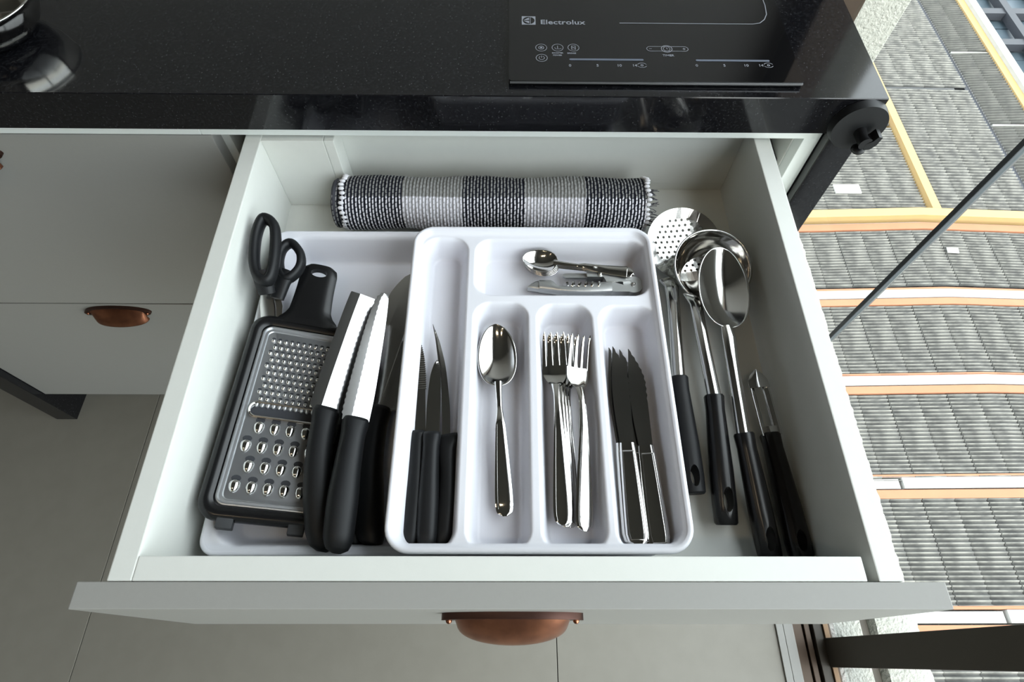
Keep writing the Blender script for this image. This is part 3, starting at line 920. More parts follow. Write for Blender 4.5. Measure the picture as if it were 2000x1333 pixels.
for row in range(4):
    yy = 0.0305 + row * 0.0178
    for col_ in range(7):
        xx = 0.0245 + col_ * 0.0134 + (0.0067 if row % 2 else 0)
        if xx > GW - 0.021: continue
        if first_l: o = tm_l; first_l = False
        else: o = tm_l.copy(); C.objects.link(o)
        o.location = (xx, yy, 0.0071); add_hole(xx, yy + 0.0052, 0.0040, 0.0028)
obj('mouth_openings', hole_bm, DARKB, gr)['kind'] = 'stuff'
# slicing slot: raised rounded lip with ridged blade
yy = 0.0985
lip = [(0.0205 + 0.006 * (1 - math.cos(a)) if False else x, y, 0.0085) for x, y in rrect(0.0195, GW - 0.0195, yy - 0.0068, yy + 0.0068, 0.0066, 8)]
bm = sweep(lip, 0.0013, 0.0015, 8, closed=True)
obj('slicer_rim', bm, STEEL, gr, True)
bm = outline(rrect(0.0205, GW - 0.0205, yy - 0.006, yy + 0.0035, 0.0045), 0.0004, z0=0.0072)
obj('slicer_gap', bm, DARKB, gr)
bm = bmesh.new()
for k in range(13):
    x = 0.0245 + k * 0.0049
    r_ = tooth(0.0021, 0.0032, 0.0026); me_ = bpy.data.meshes.new('x'); r_.to_mesh(me_); r_.free()
    n0 = len(bm.verts); bm.from_mesh(me_); bpy.data.meshes.remove(me_); bm.verts.ensure_lookup_table()
    for v in bm.verts[n0:]: v.co += Vector((x, yy + 0.0052, 0.0073))
obj('ridged_blade', bm, DSTEEL, gr, True)
# frame of reference: left edge high on the tray rim, right edge low in the tray
base = Vector((-0.2570, 0.1010, 0.7095))
gx = Vector((math.cos(math.radians(15.5)), -0.045, -math.sin(math.radians(15.5)))).normalized()
gy = Vector((-0.006, 1, 0.0)); gy = (gy - gx * gy.dot(gx)).normalized()
gz = gx.cross(gy)
M = Matrix((gx, gy, gz)).transposed().to_4x4(); M.translation = base
gr.location, q, _s = M.decompose(); gr.rotation_euler = q.to_euler()

# --- large knives
G = 'large black-handled knives beside the grater'
three('carving_knife', 'black-handled knife with a broad square-tipped polished blade, nearest the grater', (622, 1078), (637, 806), (706, 588), 0.699, 0.703, 0.708, 0.0125,
      [(0, -0.0125, 0.0125), (0.04, -0.0155, 0.0125), (0.12, -0.0155, 0.0125), (0.6, -0.0140, 0.0125), (0.985, -0.0120, 0.0135), (1, -0.0115, 0.0125)], math.radians(20.5), group=G, hh=0.012, drop=0.0021, th=0.0024)
three('bread_knife', 'black-handled bread knife with a wavy serrated left edge, on top of the others', (653, 1084), (692, 828), (748, 588), 0.711, 0.712, 0.713, 0.0122,
      [(0, -0.0120, 0.0110), (0.1, -0.0125, 0.0110), (0.6, -0.0110, 0.0080), (0.93, -0.0075, 0.0045), (1, -0.0040, 0.0030)], math.radians(21), group=G, drop=0.0014, th=0.0022, serr=('left', 0.02, 0.97, 0.0058, 0.0012), hh=0.0125)
three('chef_knife', 'black-handled wide chef knife, its handle nearly hidden between the others', (688, 1074), (722, 818), (812, 535), 0.6720, 0.6760, 0.6800, 0.0115,
      [(0, -0.010, 0.009), (0.02, -0.014, 0.012), (0.05, -0.022, 0.013), (0.4, -0.022, 0.015), (0.75, -0.018, 0.016), (0.92, -0.008, 0.016), (1, 0.008, 0.0125)], math.radians(8), group=G)
three('slicing_knife', 'black-handled slicing knife nearest the cutlery tray, blade running under it', (737, 1078), (750, 806), (830, 570), 0.6700, 0.6720, 0.6745, 0.0130,
      [(0, -0.0110, 0.0110), (0.03, -0.012, 0.022), (0.5, -0.011, 0.020), (0.85, -0.009, 0.013), (1, -0.004, -0.003)], math.radians(-8), group=G, hh=0.0125)

# --- scissors
scs = thing('kitchen_scissors', 'black-handled kitchen scissors standing between the drawer side and the grater', 'scissors', (-0.235, 0.36, 0.70))
def W(px, py, z):
    return A(px, py, z) - scs.location
def loop(name, pts, z, hw, hh, zs=None):
    N = 40
    k = len(pts)
    P = []
    for i in range(N):                       # closed Catmull-Rom through measured points
        t = i / N * k; j = int(t); u = t - j
        q = [Vector(pts[(j + d_) % k]) for d_ in (-1, 0, 1, 2)]
        P.append(0.5 * ((2 * q[1]) + (q[2] - q[0]) * u + (2 * q[0] - 5 * q[1] + 4 * q[2] - q[3]) * u * u + (3 * q[1] - q[0] - 3 * q[2] + q[3]) * u ** 3))
    path = [W(p.x, p.y, z + (0.0005 * (520 - p.y) * 0.12)) for p in P]
    return obj(name, sweep(path, hw, hh, 12, closed=True), BLK, scs, True)
h1 = loop('handle', [(520, 428), (537, 446), (537, 500), (527, 545), (507, 545), (497, 515), (499, 470), (508, 438)], 0.736, 0.0050, 0.0075)
h2 = loop('handle', [(570, 476), (586, 494), (588, 516), (578, 534), (560, 545), (549, 530), (546, 506), (554, 484)], 0.720, 0.0043, 0.0065)
path = [W(512, 530, 0.735), W(516, 552, 0.730), W(522, 574, 0.722)]
obj('shank', sweep(path, [0.0105, 0.0090, 0.0080], [0.0070, 0.0062, 0.005], 14), BLK, h1, True)
path = [W(563, 530, 0.720), W(552, 552, 0.717), W(541, 584, 0.712)]
obj('shank', sweep(path, [0.0092, 0.0080, 0.0070], [0.0060, 0.0055, 0.0045], 14), BLK, h2, True)
def flat(pts, z0, z1, th):
    bm = bmesh.new(); n = len(pts); y0 = min(p[1] for p in pts); y1 = max(p[1] for p in pts)
    lo, hi_ = [], []
    for x, y in pts:
        z = z0 + (z1 - z0) * (y - y0) / (y1 - y0)
        w_ = W(x, y, z)
        lo.append(bm.verts.new(w_)); hi_.append(bm.verts.new(w_ + Vector((0, 0, th))))
    bm.faces.new(lo[::-1]); bm.faces.new(hi_)
    for i in range(n): bm.faces.new((lo[i], lo[(i + 1) % n], hi_[(i + 1) % n], hi_[i]))
    return bm
obj('blade', flat([(512, 566), (530, 566), (536, 600), (538, 665), (533, 690), (512, 640), (509, 600)], 0.715, 0.690, 0.0018), STEEL2, scs)
obj('blade', flat([(530, 580), (548, 578), (553, 600), (548, 660), (541, 690), (530, 650), (524, 606)], 0.710, 0.688, 0.0018), STEEL2, scs)

# ------------------------------------------------------------------ long utensils on the right
def utensil_grip(stations, hole_at, t, m_=BLK):
    """stations in world points (p, hw, hh) along the handle; last is the butt end"""
    P = [s[0] - t.location for s in stations]
    bm = sweep(P, [s[1] for s in stations], [s[2] for s in stations], 20, p=2.5)
    h = obj('handle', bm, m_, t, True)
    if hole_at:
        c, ang, a, b = hole_at
        cb = bmesh.new(); bmesh.ops.create_cone(cb, segments=24, radius1=1, radius2=1, depth=0.06, cap_ends=True)
        bmesh.ops.scale(cb, verts=cb.verts[:], vec=(a, b, 1)); bmesh.ops.rotate(cb, verts=cb.verts[:], matrix=Matrix.Rotation(ang, 3, 'Z'))
        bmesh.ops.translate(cb, verts=cb.verts[:], vec=c - t.location)
        cut(h, cb)
        h.data.polygons.foreach_set('use_smooth', [True] * len(h.data.polygons))
        h.data.set_sharp_from_angle(angle=math.radians(35))
    return h


def pts_between(a, b, prof):
    return [(a.lerp(b, s), w_, h_) for s, w_, h_ in prof]
GP = [(0, 0.0078, 0.0078), (0.015, 0.0088, 0.0085), (0.12, 0.0082, 0.0080), (0.35, 0.0092, 0.0088), (0.6, 0.0102, 0.0095), (0.85, 0.0104, 0.0092), (0.985, 0.0098, 0.0085), (1, 0.0086, 0.0072)]

# skimmer
sk_c = Vector((0.1950, 0.4030, 0.690))
sk = thing('skimmer', 'round perforated steel skimmer with black handle, behind the ladle', 'skimmer', sk_c)
def skimmer_disc():
    R = 0.0425
    bm = bmesh.new()
    def circ(cx, cy, r, n):
        vs = [bm.verts.new((cx + r * math.cos(2 * PI * i / n), cy + r * math.sin(2 * PI * i / n), 0)) for i in range(n)]
        return [bm.edges.new((vs[i], vs[(i + 1) % n])) for i in range(n)]
    E_ = circ(0, 0, R, 72)
    pitch = 0.0068
    for i in range(-6, 7):
        for j in range(-6, 7):
            x = (i + 0.5 * (j % 2)) * pitch; y = j * pitch * 0.866
            if math.hypot(x, y) < 0.0335: E_ += circ(x, y, 0.00165, 10)
    bmesh.ops.triangle_fill(bm, use_beauty=True, edges=E_)
    for v in bm.verts:
        r = v.co.length / R
        v.co.z = -0.006 * (1 - r * r) + (0.001 if r > 0.98 else 0)
    g = bmesh.ops.extrude_face_region(bm, geom=bm.faces[:])
    for e in g['geom']:
        if isinstance(e, bmesh.types.BMVert): e.co.z += 0.0011
    return bm
d_ = obj('disc', skimmer_disc(), STEEL, sk, False); d_.rotation_euler = (0.33, 0.03, 0.15)
pa, pb, pc = A(1312, 548, 0.680), A(1325, 737, 0.690), A(1357, 966, 0.676)
obj('shank', sweep([q - sk_c for q in (A(1300, 545, 0.676), A(1312, 560, 0.681), pa.lerp(pb, 0.25), pa.lerp(pb, 0.6), pb + (pb - pa) * 0.03)], [0.0080, 0.0078, 0.0066, 0.0064, 0.0066], [0.0015, 0.0022, 0.0045, 0.0048, 0.0050], 16), STEEL, sk, True)
utensil_grip(pts_between(pb, pc, GP), (pb.lerp(pc, 0.87), 0.0, 0.0042, 0.0095), sk)

# ladle
ld_c = Vector((0.2165, 0.3640, 0.7035))
ld = thing('soup_ladle', 'deep round steel soup ladle with black handle, under the serving spoon', 'ladle', ld_c)
def revolve(prof, n=48):
    bm = bmesh.new(); V = []
    for r, z in prof:
        if r < 1e-5: V.append([bm.verts.new((0, 0, z))])
        else: V.append([bm.verts.new((r * math.cos(2 * PI * i / n), r * math.sin(2 * PI * i / n), z)) for i in range(n)])
    for a, b in zip(V[:-1], V[1:]):
        for i in range(n):
            j = (i + 1) % n
            if len(a) == 1 and len(b) == 1: continue
            if len(a) == 1: bm.faces.new((a[0], b[i], b[j]))
            elif len(b) == 1: bm.faces.new((a[i], a[j], b[0]))
            else: bm.faces.new((a[i], a[j], b[j], b[i]))
    return bm
LR = 0.0400
prof = [(0, -0.037)] + [(LR * math.sin(a), -0.037 * math.cos(a)) for a in np.linspace(0.15, PI / 2 - 0.05, 12)] + [(LR + 0.001, 0.0), (LR + 0.0016, 0.0006), (LR, 0.0012), (LR - 0.0006, -0.0004)] + \
       [(LR * 0.965 * math.sin(a), -0.0355 * math.cos(a)) for a in np.linspace(PI / 2 - 0.08, 0.15, 12)] + [(0, -0.0355)]
lbw = obj('bowl', revolve(prof), STEEL, ld, 'all'); lbw.rotation_euler = (0.30, 0.0, 0)
la, lb_, lc = A(1356, 582, 0.702), A(1394, 772, 0.700), A(1419, 1026, 0.674)
obj('shank', sweep([q - ld_c for q in (A(1350, 574, 0.694), A(1360, 596, 0.7015), la.lerp(lb_, 0.3), la.lerp(lb_, 0.65), lb_ + (lb_ - la) * 0.03)], [0.0085, 0.0065, 0.0062, 0.0062, 0.0066], [0.0012, 0.0022, 0.0042, 0.0045, 0.005], 16), STEEL, ld, True)
utensil_grip(pts_between(lb_, lc, [(s, w_ * 1.02, h_) for s, w_, h_ in GP]), (lb_.lerp(lc, 0.83) + Vector((0.001, 0, 0)), -0.05, 0.0046, 0.0105), ld, BLKG)

# serving spoon
sp0, sp1 = A(1421, 640, 0.7100), A(1408, 484, 0.7130)
sv = thing('serving_spoon', 'large steel serving spoon with black handle, its bowl lying over the ladle', 'spoon', sp0)
Ls = (sp1 - sp0).length
st = []
for i in range(37):
    s = 0.5 - 0.5 * math.cos(PI * i / 36)
    w_ = 0.0272 * max(0.0, 1 - abs(2 * s ** 0.92 - 1) ** 2.1) ** 0.5
    st.append((Ls * s, 0, max(w_, 0.0045 if s < 0.06 else 0.0008), 0.0, 0.0013, 0.0125 * max(0.0, 1 - abs(2 * s - 1) ** 2.2)))
bowl = obj('bowl', strip(st, 18), STEEL, None, 'all')
place(bowl, sp0, sp1, math.radians(6)); bowl.location = (0, 0, 0); bowl.parent = sv
sa, sb, sc_ = A(1418, 636, 0.7100), A(1452, 846, 0.700), A(1507, 1100, 0.672)
obj('shank', sweep([q - sp0 for q in (sa, A(1424, 660, 0.7095), sa.lerp(sb, 0.35), sa.lerp(sb, 0.7), sb + (sb - sa) * 0.03)], [0.0050, 0.0070, 0.0062, 0.0062, 0.0066], [0.0010, 0.0022, 0.0042, 0.0045, 0.005], 16), STEEL, sv, True)
utensil_grip(pts_between(sb, sc_, [(s, w_ * 1.0, h_) for s, w_, h_ in GP]), (sb.lerp(sc_, 0.84), 0.0, 0.0044, 0.0100), sv, BLKG)

# peeler
pe0, pe1 = A(1503, 848, 0.683), A(1568, 1098, 0.676)
pe = thing('vegetable_peeler', 'slotted steel vegetable peeler with black handle against the right drawer side', 'peeler', pe0)
utensil_grip(pts_between(pe0, pe1, [(s, w_ * 1.04, h_) for s, w_, h_ in GP]), (pe0.lerp(pe1, 0.86), 0.0, 0.0042, 0.009), pe, BLKG)
pt = A(1470, 727, 0.690); q0 = pe0 + (pe1 - pe0) * 0.02
Lp = (pt - q0).length
bl = thing('x', 'x', 'x'); 
def peel_blade():
    bm = bmesh.new()
    for side in (-1, 1):
        S = interp([(0, 0.0062, 0.0036), (0.10 * Lp, 0.0066, 0.0036), (0.60 * Lp, 0.0066, 0.0034), (0.80 * Lp, 0.0060, 0.0034)], 12)
        rings = []
        for y, cxx, hw_ in S:
            rings.append(ring(side * cxx, y, 0.0035, hw_, 0.0011, 10, 2.2, rot=side * 0.5))
        loft(rings, bm=bm)
    S = interp([(0.72 * Lp, 0.0100), (0.82 * Lp, 0.0096), (0.92 * Lp, 0.0066), (1.0 * Lp, 0.0016)], 10)
    strip([(y, 0, w_, 0.0055, 0.0014, -0.0018) for y, w_ in S], 8, bm=bm)
    strip([(y, 0, w_, 0.0040, 0.0016, -0.0015) for y, w_ in interp([(-0.004, 0.006), (0.02 * Lp, 0.0070), (0.13 * Lp, 0.0076)], 5)], 8, bm=bm)
    return bm
pb_ = obj('blade', peel_blade(), STEEL2, None, True)
place(pb_, q0, pt, 0); pb_.location = q0 - pe0; pb_.parent = pe
bpy.data.objects.remove(bl)

# ------------------------------------------------------------------ rolled woven mat
mt = thing('rolled_placemat', 'rolled black, grey and white checked woven cotton mat at the back of the drawer', 'mat', (-0.018, 0.4600, 0.6610))
MX0, MX1, MR = -0.184, 0.1545, 0.0300
def woven(x0, x1, r, th0, th1, nb, seed, dark_only=False):
    """rag-weave surface: rows of weft beads (around) crossed by thin warps (along)"""
    rg = np.random.RandomState(seed)
    pitch = 0.0037
    nx = int((x1 - x0) / pitch); pr = 5; pa_ = 5
    na = nb
    NX, NA = nx * pr + 1, na * pa_ + 1
    xs = np.linspace(x0, x1, NX); an = np.linspace(th0, th1, NA)
    jit = rg.rand(nx + 2, na + 2)
    Xi = np.minimum((np.arange(NX) / pr).astype(int), nx - 1); fx = np.arange(NX) / pr - Xi
    Aj = np.minimum((np.arange(NA) / pa_).astype(int), na - 1); fa = np.arange(NA) / pa_ - Aj
    XI, AJ = np.meshgrid(Xi, Aj); FX, FA = np.meshgrid(fx, fa)
    # alternate columns are shifted half a row so the beads interlock
    sh = (XI % 2) * 0.35
    FA2 = (FA + sh) % 1.0
    bump = (np.sin(PI * np.clip(FX, 0, 1)) ** 0.55) * (0.35 + 0.65 * np.sin(PI * FA2) ** 0.6)
    rad = r + 0.0017 * bump + 0.0006 * (jit[XI, AJ] - 0.5)
    rad = rad + 0.0012 * np.sin(XI * 0.21 + AJ * 0.3)
    Xg, Ag = np.meshgrid(xs, an)
    Y = -rad * np.cos(Ag); Z = rad * np.sin(Ag) * 0.96
    xx = Xg + 0.0007 * (jit[XI, AJ] - 0.5)
    u = (Xg - MX0) / (MX1 - MX0)
    dark = (u < 0.20) | ((u >= 0.395) & (u < 0.60)) | (u >= 0.80)
    # the check changes colour along the cloth's length: white squares low in front, grey above
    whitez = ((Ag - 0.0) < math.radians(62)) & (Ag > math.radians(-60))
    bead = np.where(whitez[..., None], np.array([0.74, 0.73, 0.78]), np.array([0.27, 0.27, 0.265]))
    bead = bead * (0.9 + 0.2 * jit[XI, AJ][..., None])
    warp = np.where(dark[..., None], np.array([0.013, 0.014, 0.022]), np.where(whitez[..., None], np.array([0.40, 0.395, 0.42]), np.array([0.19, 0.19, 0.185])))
    gap = (np.abs(FX - 0.5) > 0.28) | (np.abs(FA2 - 0.5) > 0.38)
    if dark_only:
        bead = np.broadcast_to(np.array([0.20, 0.20, 0.20]), bead.shape) * (0.5 + 1.0 * jit[XI, AJ][..., None]); warp = np.broadcast_to(np.array([0.013, 0.014, 0.02]), bead.shape)
        gap = (np.abs(FX - 0.5) > 0.22) | (np.abs(FA2 - 0.5) > 0.36)
    col = np.where(gap[..., None], warp, bead)
    verts = np.stack([xx, Y, Z], -1).reshape(-1, 3)
    idx = np.arange(NX * NA).reshape(NA, NX)
    f = np.stack([idx[:-1, :-1], idx[:-1, 1:], idx[1:, 1:], idx[1:, :-1]], -1).reshape(-1, 4)
    me = bpy.data.meshes.new('weave'); me.from_pydata(verts.tolist(), [], f.tolist())
    ca = me.color_attributes.new('Col', 'FLOAT_COLOR', 'POINT')
    c4 = np.concatenate([col.reshape(-1, 3), np.ones((verts.shape[0], 1))], 1)
    ca.data.foreach_set('color', c4.astype(np.float32).ravel())
    return me
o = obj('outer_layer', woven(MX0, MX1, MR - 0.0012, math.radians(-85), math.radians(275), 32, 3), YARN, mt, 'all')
o.location = (0.018, 0, MR + 0.0005)
o = obj('inner_layer', woven(MX0 - 0.0115, MX0 + 0.0035, MR - 0.0036, math.radians(-85), math.radians(275), 28, 5, True), YARN, mt, 'all')
o.location = (0.018, 0, MR + 0.0005)
# spiral ends
for xe, sgn in ((MX0 - 0.0115, -1), (MX1, 1)):
    path = [(xe - sgn * 0.003, -r_ * math.cos(a), r_ * math.sin(a)) for a, r_ in ((a, 0.0255 - 0.0022 * a / (2 * PI) * 1.6) for a in np.linspace(0, 2 * PI * 6, 150))]
    bm = sweep(path, 0.0028, 0.0028, 6, up=Vector((1, 0, 0)))
    o = obj('rolled_edge', bm, mat('charcoal_yarn', (0.04, 0.04, 0.05), 0.95) if sgn < 0 else bpy.data.materials['charcoal_yarn'], mt, True)
    o.location = (0.018, 0, MR + 0.0005)
# selvage loops of white cotton along both edges
WY = mat('white_cotton', (0.66, 0.65, 0.68), 0.95)
for xe, rr in ((MX0 + 0.001, 0.0305), (MX1 + 0.0005, 0.0300)):
    bm = bmesh.new()
    for k in range(34):
        a = math.radians(-80) + k * 2 * PI / 34
        g = bmesh.ops.create_uvsphere(bm, u_segments=8, v_segments=6, radius=1)
        for v in g['verts']:
            c = v.co.copy()
            v.co = Vector((xe + c.x * 0.0034 + 0.0012 * math.sin(k * 5), -(rr - 0.001 + c.z * 0.002) * math.cos(a + c.y * 0.075), (rr - 0.001 + c.z * 0.002) * math.sin(a + c.y * 0.075)))
    o = obj('selvage', bm, WY, mt, True); o['kind'] = 'stuff'; o.location = (0.018, 0, MR + 0.0005)
bm = bmesh.new()
for k in range(46):
    a = math.radians(rng.uniform(-10, 80)); r_ = MR - 0.002; L_ = rng.uniform(0.004, 0.010); dy = rng.uniform(-0.5, 0.5)
    p = Vector((MX1 + 0.002, -r_ * math.cos(a), r_ * math.sin(a))); q = p + Vector((L_, dy * L_ * 0.7, rng.uniform(-0.7, 0.4) * L_)); m2 = p.lerp(q, 0.5) + Vector((0, 0, 0.001))
    b_ = sweep([p, m2, q], 0.00045, 0.00045, 4); me_ = bpy.data.meshes.new('x'); b_.to_mesh(me_); b_.free(); bm.from_mesh(me_); bpy.data.meshes.remove(me_)
o = obj('fringe', bm, bpy.data.materials['charcoal_yarn'], mt); o['kind'] = 'stuff'; o.location = (0.018, 0, MR + 0.0005)

# ------------------------------------------------------------------ on the worktop
ZC = 0.8232
hob = thing('induction_cooktop', 'black glass two-zone induction cooktop set on the granite worktop', 'cooktop', (0.144, 0.74, ZC))
HX0, HX1, HY0, HY1 = 0.0005, 0.2880, 0.4925, 0.995
bm = outline([(x - 0.144, y - 0.74) for x, y in rrect(HX0, HX1, HY0, HY1, 0.002)], 0.0042, z0=0.0012)
bmesh.ops.bevel(bm, geom=bm.edges[:], offset=0.0006, segments=2, affect='EDGES')
obj('glass_plate', bm, GLASSBLK, hob, True)
bm = outline([(x - 0.144, y - 0.74) for x, y in rrect(HX0 + 0.004, HX1 - 0.004, HY0 + 0.004, HY1 - 0.004, 0.002)], 0.0012)
obj('base_frame', bm, BLK, hob)
bm = add_box(bmesh.new(), HX0 + 0.001 - 0.144, HX1 - 0.001 - 0.144, HY0 - 0.0012 - 0.74, HY0 - 0.74, 0.0030, 0.0046)
obj('trim_edge', bm, SLIDE, hob)
ZP = 0.0056
def hl(px, py):
    p = at(px, py, ZC + ZP); return Vector((p.x - 0.144, p.y - 0.74, ZP))
def printed(name, bm, m_=PRINT): return obj(name, bm, m_, hob)
def stroke(pts, w_, closed=False):
    return sweep([Vector(p) for p in pts], w_, 0.00006, 4, closed=closed, p=2)
def circle_pts(c, r, a0=0, a1=360, n=24, ry=None):
    ry = ry or r
    full = (a1 - a0) >= 360
    return [Vector((c.x + r * math.cos(math.radians(a0 + (a1 - a0) * i / (n if full else n - 1))), c.y + ry * math.sin(math.radians(a0 + (a1 - a0) * i / (n if full else n - 1))), c.z)) for i in range(n)]
# maker's mark: square with disc, crossing wedge, and the name
c = hl(1032.5, 40); s = 0.0072
bm = bmesh.new()
sq = [(-s, -s), (s, -s), (s, s), (-s, s)]
E_ = []
vs = [bm.verts.new((c.x + a, c.y + b, ZP)) for a, b in sq]
E_ += [bm.edges.new((vs[i], vs[(i + 1) % 4])) for i in range(4)]
vs = [bm.verts.new((c.x + 0.0062 * math.cos(2 * PI * i / 28), c.y + 0.0062 * math.sin(2 * PI * i / 28), ZP)) for i in range(28)]
E_ += [bm.edges.new((vs[i], vs[(i + 1) % 28])) for i in range(28)]
bmesh.ops.triangle_fill(bm, use_beauty=True, edges=E_)
for tri in ([(-0.0055, 0.0006), (0.0005, 0.0052), (0.0005, 0.0008)], [(-0.0055, -0.0006), (0.0005, -0.0008), (0.0005, -0.0052)]):
    bm.faces.new([bm.verts.new((c.x + a, c.y + b, ZP)) for a, b in tri])
bm.faces.new([bm.verts.new((c.x + a, c.y + b, ZP)) for a, b in ((0.0014, 0.0056), (0.0020, 0.0054), (0.0020, -0.0054), (0.0014, -0.0056))])
printed('emblem', bm)
p = hl(1055, 47)
lt = text('lettering', 'Electrolux', 0.0118, (p.x, p.y, ZP), PRINT, hob, bold=0.00012)
wd = max(v.co.x for v in lt.data.vertices); lt.scale = ((hl(1143, 47).x - p.x) / wd, 0.88, 1)
# cooking zone outline
zp = [hl(1210, 45), hl(1470, 47), hl(1484, 45), hl(1493, 38), hl(1497, 28), hl(1494, 10), hl(1490, 0)]
far = zp[-1] + Vector((0.0, 0.20, 0)); zp.append(far)
printed('zone_line', stroke(zp, 0.00045))
rad = 0.0056
for px, py in ((1057, 93), (1089, 93), (1120, 93), (1058, 113)):
    c = hl(px, py)
    printed('key_ring', stroke(circle_pts(c, rad), 0.00030, True))
c = hl(1057, 93); printed('key_symbol', stroke(circle_pts(c, 0.0026), 0.0003, True)); printed('key_symbol', add_box(bmesh.new(), c.x - 0.0011, c.x + 0.0011, c.y - 0.0010, c.y + 0.0010, ZP, ZP + 0.0001))
c = hl(1089, 93); printed('key_symbol', stroke([c + Vector((-0.003, 0.0003, 0)), c + Vector((-0.002, -0.0022, 0)), c + Vector((0.002, -0.0022, 0)), c + Vector((0.0038, -0.0012, 0))], 0.0003)); printed('key_symbol', stroke([c + Vector((0, 0.003, 0)), c + Vector((0, -0.0012, 0))], 0.0003))
c = hl(1120, 93); printed('key_symbol', stroke([c + Vector(v) for v in ((-0.0018, -0.003, 0), (0.0018, -0.003, 0), (0.0018, 0.003, 0), (-0.0018, 0.003, 0))], 0.0004, True)); printed('key_symbol', stroke([c + Vector((-0.0010, 0.001, 0)), c + Vector((0.0010, -0.001, 0))], 0.0004))
c = hl(1058, 113); printed('key_symbol', stroke(circle_pts(c, 0.0027, 120, 420, 16), 0.0003)); printed('key_symbol', stroke([c + Vector((0, 0.0034, 0)), c + Vector((0, 0.0002, 0))], 0.0003))
for s_, px, py, sz in (('BOOSTER', 1078, 104.5, 0.0026), ('POWER', 1080, 109, 0.0026), ('BRIDGE', 1108, 105, 0.0026), ('TIMER', 1294.5, 110, 0.0042)):
    p = hl(px, py); text('lettering', s_, sz, (p.x, p.y, ZP), PRINT, hob, bold=0.00004)
# timer pill
a, b = hl(1270, 95), hl(1337, 96); r_ = 0.0036; cx_ = (a + b) / 2
pill = [Vector((b.x + r_ * math.cos(t_), cx_.y + r_ * math.sin(t_), ZP)) for t_ in np.linspace(-PI / 2, PI / 2, 10)] + [Vector((a.x - r_ * math.cos(t_), cx_.y - r_ * math.sin(t_) * -1 * -1, ZP)) for t_ in np.linspace(-PI / 2, PI / 2, 10)]
pill = pill[:10] + [Vector((a.x + r_ * math.cos(t_), cx_.y + r_ * math.sin(t_), ZP)) for t_ in np.linspace(PI / 2, 3 * PI / 2, 10)]
printed('timer_outline', stroke(pill, 0.0003, True))
c = hl(1302, 95); c.y = cx_.y
printed('key_ring', stroke(circle_pts(c, 0.0054), 0.00035, True)); printed('key_ring', stroke(circle_pts(c, 0.0034), 0.00025, True)); printed('key_symbol', stroke([c + Vector((0, 0.0018, 0)), c, c + Vector((0.0014, 0, 0))], 0.00025))
printed('key_symbol', stroke([Vector((a.x - 0.0013, cx_.y, ZP)), Vector((a.x + 0.0016, cx_.y, ZP))], 0.0003))
printed('key_symbol', stroke([Vector((b.x - 0.0022, cx_.y, ZP)), Vector((b.x + 0.0012, cx_.y, ZP))], 0.0003)); printed('key_symbol', stroke([Vector((b.x - 0.0005, cx_.y - 0.0017, ZP)), Vector((b.x - 0.0005, cx_.y + 0.0017, ZP))], 0.0003))
for pa_, pb2, nums in (((1112, 116), (1257, 117), ((1113, '0'), (1167, '5'), (1207, '10'), (1237, '14'))), ((1359, 118), (1503, 119), ((1361, '0'), (1415, '5'), (1455, '10'), (1484, '14')))):
    a, b = hl(*pa_), hl(*pb2)
    printed('slider_bar', outline([(x, y) for x, y in rrect(a.x, b.x, (a.y + b.y) / 2 - 0.0014, (a.y + b.y) / 2 + 0.0014, 0.0013, 4)], 0.0001, z0=ZP), PRINTB)
    for px, s_ in nums:
        p = hl(px, 130); text('lettering', s_, 0.0050, (p.x - 0.001, p.y, ZP), PRINT, hob, bold=0.00004)
    c = hl(nums[-1][0] + 17, 127.5)
    printed('key_symbol', stroke(circle_pts(c, 0.0046, 20, 160, 12, 0.0034), 0.00028)); printed('key_symbol', stroke(circle_pts(c, 0.0046, 200, 340, 12, 0.0034), 0.00028)); printed('key_symbol', stroke(circle_pts(c, 0.0011), 0.00035, True))

bc = Vector((-0.527, 0.565, 0.86)); br = 0.058
bo = thing('mixing_bowl', 'round polished steel bowl at the left back of the granite worktop', 'bowl', (bc.x, bc.y, ZC + 0.0002))
hb = 0.037
prof = [(0, 0.0)] + [(br * 0.45, 0.0)] + [(br * (0.45 + 0.55 * math.sin(a)), hb * (1 - math.cos(a))) for a in np.linspace(0.1, PI / 2, 12)] + [(br + 0.002, hb + 0.0005), (br, hb + 0.0015)] + \
       [(br * (0.44 + 0.55 * math.sin(a)), 0.0012 + hb * (1 - math.cos(a))) for a in np.linspace(PI / 2, 0.1, 12)] + [(br * 0.44, 0.0012), (0, 0.0012)]
obj('shell', revolve(prof, 64), STEEL, bo, 'all')
bm = bmesh.new(); bmesh.ops.create_cone(bm, segments=48, radius1=br * 0.46, radius2=br * 0.40, depth=0.003, cap_ends=True)
bmesh.ops.translate(bm, verts=bm.verts[:], vec=(0, 0, 0.0035)); obj('base_disc', bm, STEEL2, bo, True)

